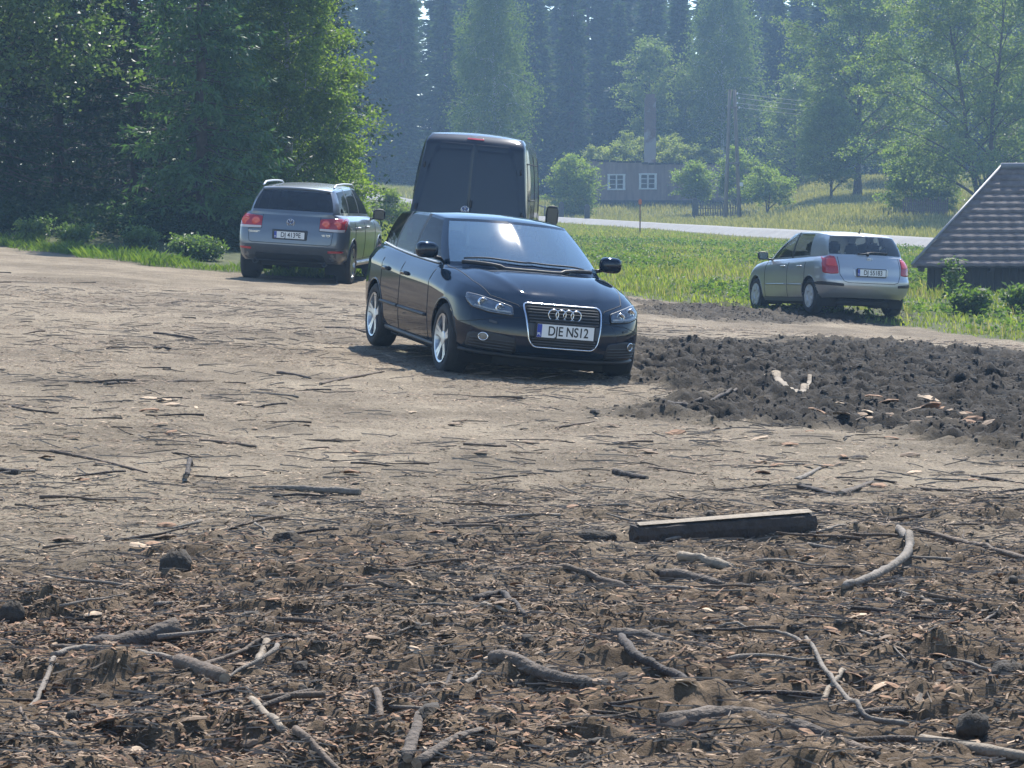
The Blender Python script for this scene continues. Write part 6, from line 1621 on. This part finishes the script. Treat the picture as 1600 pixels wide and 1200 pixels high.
B('upright splinter stump on the dirt at left', [(292, 752), (296, 740), (300, 730)], .016, 'dark', 'stick', r2=.010, lift=2.2, arch=.05)
B('long dark stick far back on the left dirt', [(240, 522), (272, 524), (308, 529)], .016, 'dark', 'stick', r2=.009)
B('short stick in the left dirt below the long dark one', [(242, 548), (255, 547), (268, 549)], .016, 'dark', 'stick')
B('light brown stick left of the navy car shadow', [(500, 601), (545, 592), (600, 583)], .014, 'brown', 'stick', r2=.010)
B('brown stick on the dirt, second left of the car shadow', [(434, 582), (460, 586), (487, 592)], .018, 'brown', 'stick')
B('small dark billet low on the left dirt', [(164, 604), (182, 602), (202, 600)], .018, 'dark', 'log')
B('thin branch reaching to the rear wheel of the navy car', [(508, 512), (545, 516), (578, 523)], .016, 'brown', r2=.010)
B('dark stick on the far left dirt below the verge', [(20, 640), (50, 646), (92, 648)], .012, 'dark', 'stick')
B('curved dark bark slab at the edge of the mud', [(1032, 634), (1085, 642), (1150, 634)], .034, 'dark', 'bark_piece', r2=.026, flat=.6, lift=1)
B('pale upturned bark slab in the mud, left limb', [(1200, 600), (1218, 612), (1238, 626)], .050, 'pale', 'bark_piece', flat=.4, lift=1.1)
B('pale upturned bark slab in the mud, right limb', [(1238, 626), (1256, 614), (1266, 602)], .036, 'pale', 'bark_piece', flat=.4, lift=1.1)
B('long twig across the dirt right of centre', [(770, 688), (860, 690), (900, 694)], .006, 'brown', 'stick')
B('thin long branch at the right, above the long one to the frame edge', [(1190, 782), (1290, 800), (1420, 806)], .008, 'brown', r2=.005)
B('thin dry branch low on the right, level with the split log', [(1340, 808), (1420, 806), (1512, 808)], .010, 'brown', r2=.007)

# single clods
def clod(label, px, py, r, seed):
    g = gp(px, py); q = MB(); q.ball((0, 0, r[2] * .35), r, 18, 12, .28, seed); o = q.build('soil_clod', LT['clod'], smooth=True); o.location = g; o.rotation_euler = (0, 0, seed); tag(o, label, 'clod')
clod('big dark soil clod alone on the left of the dirt', 276, 892, (.085, .06, .075), 1)
clod('dark soil clod at the lower right edge', 1580, 1060, (.085, .06, .05), 2)
clod('flat dark clod left of the split log', 930, 842, (.10, .07, .035), 3)
clod('clod in the lower right corner, above the pale root', 1520, 1150, (.06, .045, .04), 4)
clod('smallest round clod, just above the two-bend thin branch', 1238, 966, (.035, .03, .03), 5)
clod('clod beside the chip heap at the left edge', 20, 955, (.05, .04, .05), 6)

# ---- repeats: twigs and chips, the largest as objects of their own, the dust of them as masses
def onview(n, y0, y1, rng, pw=2.0):
    wide = n > 2000                                              # the masses run on well past what this view takes in
    if wide: n = int(n * 1.5)
    y = (rng.uniform(y0 ** pw, y1 ** pw, n)) ** (1 / pw); x = rng.uniform(-1, 1, n) * (.23 * y + (1.25 if wide else -.03)); return x, y
rng = np.random.default_rng(77)
tv = []
for k in range(14):
    rr = random.Random(400 + k); L_ = 1.0; P = []; a = 0
    for i in range(7):
        P.append(Vector(((i / 6 - .5) * L_, a, .012 * math.sin(i)))); a += rr.gauss(0, .035)
    q = MB(); q.tube(P, [.024 * (1 - .6 * i / 6) * rr.uniform(.8, 1.2) for i in range(7)], 6)
    if k % 3 == 0: q.tube([P[3], P[3] + Vector((.10, .06, .02)), P[3] + Vector((.22, .10, .0))], [.013, .010, .003], 5)
    tv.append(q.mesh('twig', LT[('brown', 'grey', 'dark', 'bark')[k % 4]]))
cvs = []
for k in range(12):
    rr = random.Random(500 + k); q = MB(); n = 5; P = []
    for i in range(n):
        t = i / (n - 1); w = .26 * (math.sin(math.pi * (.12 + .8 * t)) ** .6) * rr.uniform(.75, 1.2); P.append([((t - .5), w * s, .10 * math.sin(math.pi * t) * rr.uniform(.2, 1) + .07 * (1 - abs(s)) + .04) for s in (-1, -.3, .4, 1)])
    q.grid(P); q.grid([[(x, y * .96, z - .035) for x, y, z in row] for row in P]); 
    edge = [P[0][j] for j in range(4)] + [P[i][3] for i in range(1, n)] + [P[n - 1][j] for j in (2, 1, 0)] + [P[i][0] for i in range(n - 2, 0, -1)]
    low_ = [(x, y * .96, z - .035) for x, y, z in edge]; q.grid([edge + edge[:1], low_ + low_[:1]])
    cvs.append(q.mesh('bark_chip', LT[('chip', 'redchip', 'chip', 'palechip', 'redchip', 'bark')[k % 6]], smooth=False, weld=1e-4))
def strew(name, meshes, x, y, s, label, cat, group, tilt=.25, lift=.004, mean=0):
    for i in range(len(x)):
        o = bpy.data.objects.new(name, meshes[rb.randrange(len(meshes))]); C.objects.link(o)
        o.location = (x[i], y[i], rz(x[i], y[i]) + lift); o.rotation_euler = (rb.gauss(0, tilt), rb.gauss(0, tilt * .6), rb.gauss(mean, .55) + (math.pi if rb.random() < .5 else 0)); o.scale = (s[i],) * 3; tag(o, label, cat, group)
x, y = onview(130, 6.6, 12, rng); strew('twig', tv, x, y, rng.uniform(.16, .46, 130) ** 1.0, 'dry twig lying in the dark bark litter', 'twig', 'twigs in the dark bark litter', .12, .010)
x, y = onview(85, 12, 24, rng); k = masks(x, y)[1] < .2; x, y = x[k], y[k]; strew('twig', tv, x, y, rng.uniform(.14, .46, len(x)), 'dry twig lying on the bare light dirt', 'twig', 'twigs on the open dirt', .06, .010)
x, y = onview(18, 24, 40, rng); k = (masks(x, y)[0] < .1); x, y = x[k], y[k]; strew('twig', tv, x, y, rng.uniform(.25, .55, len(x)), 'small dark stick on the far part of the dirt clearing', 'twig', 'sticks far back on the dirt', .06, .012)
x, y = onview(200, 6.5, 9.6, rng); strew('bark_chip', cvs, x, y, rng.uniform(.03, .085, 200) , 'curled brown bark chip in the dark bark litter', 'bark chip', 'bark chips in the dark bark litter', .45, .001)
x, y = onview(70, 9.6, 17, rng); k = masks(x, y)[1] < .2; x, y = x[k], y[k]; strew('bark_chip', cvs, x, y, rng.uniform(.06, .14, len(x)), 'bark chip lying on the light dirt', 'bark chip', 'bark chips on the open dirt', .2, .004)
x, y = onview(40, 16, 22, rng); x = 3.2 + rng.normal(size=40) * .5; y = 18.6 + rng.normal(size=40) * .7; strew('bark_chip', cvs, x, y, rng.uniform(.08, .2, 40), 'reddish bark chip in the middle of the mud patch', 'bark chip', 'bark chips in the mud patch', .35, .01)

def flakes(x, y, L_, W_, rng, lift=.004, tilt=.35, zf=relief):
    n = len(x); P = np.stack([x, y, zf(x, y) + lift], 1); a = rng.normal(0, .7, n) + math.pi * (rng.random(n) < .5); t = np.stack([np.cos(a), np.sin(a), rng.normal(0, tilt * .6, n)], 1); t = unit(t)
    nr = rng.normal(size=(n, 3)) * tilt; nr[:, 2] = 1; nr = unit(nr - (nr * t).sum(1, keepdims=True) * t); b_ = np.cross(nr, t)
    l = (L_ * rng.uniform(.5, 1.5, n))[:, None] / 2; w = (W_ * rng.uniform(.6, 1.4, n))[:, None] / 2
    # six-cornered ragged flake bent along its middle, as two faces
    u = lambda a, c: rng.uniform(a, c, n)[:, None]
    V = np.empty((n, 8, 3)); m0 = P - t * l * u(-.25, .25) + nr * w * u(.1, .7) - b_ * w * u(.2, .9); m1 = P + t * l * u(-.25, .25) + nr * w * u(.1, .7) + b_ * w * u(.2, .9)
    V[:, 0] = P - t * l + b_ * w * u(-.9, .2); V[:, 1] = m0; V[:, 2] = m1; V[:, 3] = P - t * l * u(.6, 1) + b_ * w * u(.3, 1)
    V[:, 4] = m0; V[:, 5] = P + t * l * u(.6, 1) - b_ * w * u(.1, 1); V[:, 6] = P + t * l + b_ * w * u(-.1, .8); V[:, 7] = m1
    V[:, :, 2] += np.abs(w) * .30; return V.reshape(-1, 3)
def mass(name, V, m, label, cat): tag(link(name, np_mesh(name, V, quads(len(V) // 4), m)), label, cat, kind='stuff')
def keep(x, y, p): k = rng.random(len(x)) < p; return x[k], y[k]
x, y = onview(95000, 6.2, 13.5, rng); x, y = keep(x, y, .04 + (.45 + .55 * ss(1.4, -.4, x)) * masks(x, y)[2] * (.22 + .78 * ss(10.4, 8.9, y)) * np.clip(fbm(x * 1.6, y * 1.6, 3, 81) * 3.2 - 1.0, .03, 1)); mass('chip_litter', flakes(x, y, .032, .011, rng, tilt=.5), LT['chip'], 'crumbled brown bark and chip litter covering the dark soil', 'litter')
x, y = onview(34000, 6.2, 11, rng); x, y = keep(x, y, np.clip(fbm(x * 1.3 + 5, y * 1.3, 3, 82) * 3 - 1.1, 0, 1) * masks(x, y)[2] * (.25 + .75 * ss(1.2, -.3, x)) * (.12 + .88 * ss(10.0, 8.7, y))); mass('red_chip_litter', flakes(x, y, .038, .015, rng, tilt=.5), LT['redchip'], 'patches of reddish bark crumbs on the dark soil', 'litter')
x, y = onview(7000, 6.2, 12, rng); x, y = keep(x, y, np.clip(fbm(x * 1.3 + 2, y * 1.3, 3, 83) * 3 - 1.1, .02, 1)); mass('pale_chip_litter', flakes(x, y, .034, .009, rng, tilt=.5), LT['palechip'], 'pale wood splinters among the bark litter', 'litter')
x, y = onview(60000, 11, 36, rng, 1.5); g_, m_, l_ = masks(x, y); x, y = keep(x, y, (1 - g_) * (1 - m_) * np.clip(fbm(x * .8, y * 1.1, 4, 84) * 3.0 - .95, .03, 1)); mass('dirt_chip_litter', flakes(x, y, .050, .011, rng, tilt=.12), LT['chip'], 'thin scatter of chips and straw on the light dirt', 'litter')
x, y = onview(12000, 11, 34, rng, 1.5); g_, m_, l_ = masks(x, y); x, y = keep(x, y, (1 - g_) * (1 - m_) * np.clip(fbm(x * .8, y * 1.1, 4, 85) * 3.0 - 1, .03, 1)); mass('pale_dirt_litter', flakes(x, y, .05, .011, rng, tilt=.12), LT['palechip'], 'pale splinters scattered on the light dirt', 'litter')
# thin dead twigs as a mass: three-cornered bent rods
def rods(x, y, L_, r, rng):
    n = len(x); a = rng.normal(0, .65, n); l = L_ * rng.uniform(.4, 1.6, n) / 2; bend = rng.normal(0, .12, n) * l; z0 = relief(x, y); V = np.empty((n, 3, 3, 3))
    dx, dy = np.cos(a), np.sin(a); tl = rng.normal(0, .10, n)
    for i, (t, o_) in enumerate(((-1, 0), (0, 1), (1, 0))):
        cx_ = x + dx * l * t - dy * bend * o_; cy_ = y + dy * l * t + dx * bend * o_; cz_ = z0 + r * .8 + tl * l * t + .004 * o_
        for j, (u, w) in enumerate(((-1, 0), (1, 0), (0, 1.6))):
            V[:, i, j, 0] = cx_ - dy * u * r * (1.1 - .3 * i); V[:, i, j, 1] = cy_ + dx * u * r * (1.1 - .3 * i); V[:, i, j, 2] = cz_ + w * r
    base = (np.arange(n) * 9)[:, None]; F = []
    for i in range(2):
        for j in range(3): F.append(base + np.array([i * 3 + j, i * 3 + (j + 1) % 3, (i + 1) * 3 + (j + 1) % 3, (i + 1) * 3 + j]))
    return V.reshape(-1, 3), np.concatenate(F)
x, y = onview(9000, 6.2, 13, rng); x, y = keep(x, y, .15 + .85 * masks(x, y)[2]); V, F = rods(x, y, .12, .0022, rng); tag(link('twig_litter', np_mesh('twig_litter', V, F, LT['twig'])), 'tangle of thin dead twigs over the bark litter', 'litter', kind='stuff')
x, y = onview(3000, 12, 34, rng, 1.6); g_, m_, l_ = masks(x, y); x, y = keep(x, y, (1 - g_) * np.clip(fbm(x * .8, y * 1.1, 4, 86) * 3.0 - .8, .05, 1)); V, F = rods(x, y, .20, .0035, rng); tag(link('thin_twig_scatter', np_mesh('thin_twig_scatter', V, F, LT['twig'])), 'thin twigs strewn over the light dirt', 'litter', kind='stuff')
# crumbled soil of the mud patch
def crumbs(x, y, r, rng):
    n = len(x); z = relief(x, y); base = np.array([(-1, -1, -.6), (1, -1, -.6), (1, 1, -.6), (-1, 1, -.6), (-.7, -.7, .7), (.7, -.7, .7), (.7, .7, .7), (-.7, .7, .7)]) * .8
    V = base[None] * (1 + rng.normal(0, .28, (n, 8, 3))) * (r * rng.lognormal(0, .5, n))[:, None, None]
    a = rng.uniform(0, 6.28, n); c, s = np.cos(a)[:, None], np.sin(a)[:, None]; X = V[..., 0] * c - V[..., 1] * s; Y = V[..., 0] * s + V[..., 1] * c
    V = np.stack([X + x[:, None], Y + y[:, None], V[..., 2] * .8 + z[:, None]], 2)
    F = np.array([(0, 1, 5, 4), (1, 2, 6, 5), (2, 3, 7, 6), (3, 0, 4, 7), (4, 5, 6, 7)]); return V.reshape(-1, 3), ((np.arange(n) * 8)[:, None, None] + F[None]).reshape(-1, 4)
x = rng.uniform(.5, 9, 110000); y = rng.uniform(13, 46, 110000); m_ = masks(x, y)[1]; k = (m_ > .12) & (x < .235 * y + 1) & (rng.random(110000) < m_ * (.25 + fbm(x * 3, y * 3, 2, 91))); V, F = crumbs(x[k], y[k], .0085, rng); tag(link('mud_crumbs', np_mesh('mud_crumbs', V, F, LT['clod'], True)), 'crumbled dark soil of the churned mud patch', 'soil', kind='stuff')
x, y = onview(9000, 6.2, 12, rng); x, y = keep(x, y, masks(x, y)[2] * np.clip(fbm(x * 1.5, y * 1.5, 3, 88) * 3 - 1, .05, 1)); V, F = crumbs(x, y, .0085, rng); tag(link('soil_crumbs', np_mesh('soil_crumbs', V, F, LT['clod'], True)), 'dark soil crumbs between the bark chips', 'soil', kind='stuff')
# ------------------------------------------------------------------ sun, sky, air, camera
SUN_EL, SUN_AZ = R(50), R(14)      # azimuth to the right of the view direction
sd = Vector((math.sin(SUN_AZ) * math.cos(SUN_EL), math.cos(SUN_AZ) * math.cos(SUN_EL), math.sin(SUN_EL)))
li = bpy.data.lights.new('sun', 'SUN'); li.energy = 5.0; li.angle = R(.55); li.color = (1, .955, .88)
so = bpy.data.objects.new('sun', li); C.objects.link(so); so.rotation_euler = sd.to_track_quat('Z', 'Y').to_euler(); so.location = sd * 60
w = bpy.data.worlds.new('World'); bpy.context.scene.world = w; w.use_nodes = True; nt = w.node_tree; N, L = nt.nodes, nt.links
sk = N.new('ShaderNodeTexSky'); sk.sky_type = 'NISHITA'; sk.sun_disc = False; sk.sun_elevation = SUN_EL; sk.sun_rotation = SUN_AZ; sk.altitude = 600; sk.air_density = 1.0; sk.dust_density = .08; sk.ozone_density = 2.5
L.new(sk.outputs[0], N['Background'].inputs['Color']); N['Background'].inputs['Strength'].default_value = .145
# the air: one closed box round camera and scene
hz_ = MB(); hz_.box((0, 100, 13.6), (260, 330, 32)); hm = bpy.data.materials.new('hazy air'); nt, N, L = nodes(hm); N.remove(N['Principled BSDF'])
pv_ = N.new('ShaderNodeVolumePrincipled'); pv_.inputs['Color'].default_value = (.42, .66, .98, 1); pv_.inputs['Density'].default_value = .00085; pv_.inputs['Anisotropy'].default_value = .25
L.new(pv_.outputs[0], N['Material Output'].inputs['Volume'])
tag(hz_.build('haze', hm, smooth=False), 'thin bluish sunlit summer haze', 'haze', kind='stuff')
cd = bpy.data.cameras.new('camera'); cd.sensor_width = 36; cd.lens = 36 * FPX / 1600; cd.clip_end = 2000; cd.clip_start = .1
co = bpy.data.objects.new('camera', cd); C.objects.link(co); co.location = (0, 0, CAMZ); co.rotation_euler = (math.pi / 2 - PITCH, 0, 0)
S = bpy.context.scene; S.camera = co
S.view_settings.view_transform = 'Standard'; S.view_settings.look = 'None'; S.view_settings.exposure = .92; S.view_settings.gamma = 1
S.cycles.max_bounces = 8; S.cycles.diffuse_bounces = 3; S.cycles.glossy_bounces = 4; S.cycles.transmission_bounces = 4; S.cycles.transparent_max_bounces = 12; S.cycles.volume_bounces = 0
S.cycles.use_denoising = True; S.cycles.sample_clamp_indirect = 6; S.cycles.use_adaptive_sampling = True; S.cycles.adaptive_threshold = .012; S.cycles.caustics_reflective = False; S.cycles.caustics_refractive = False
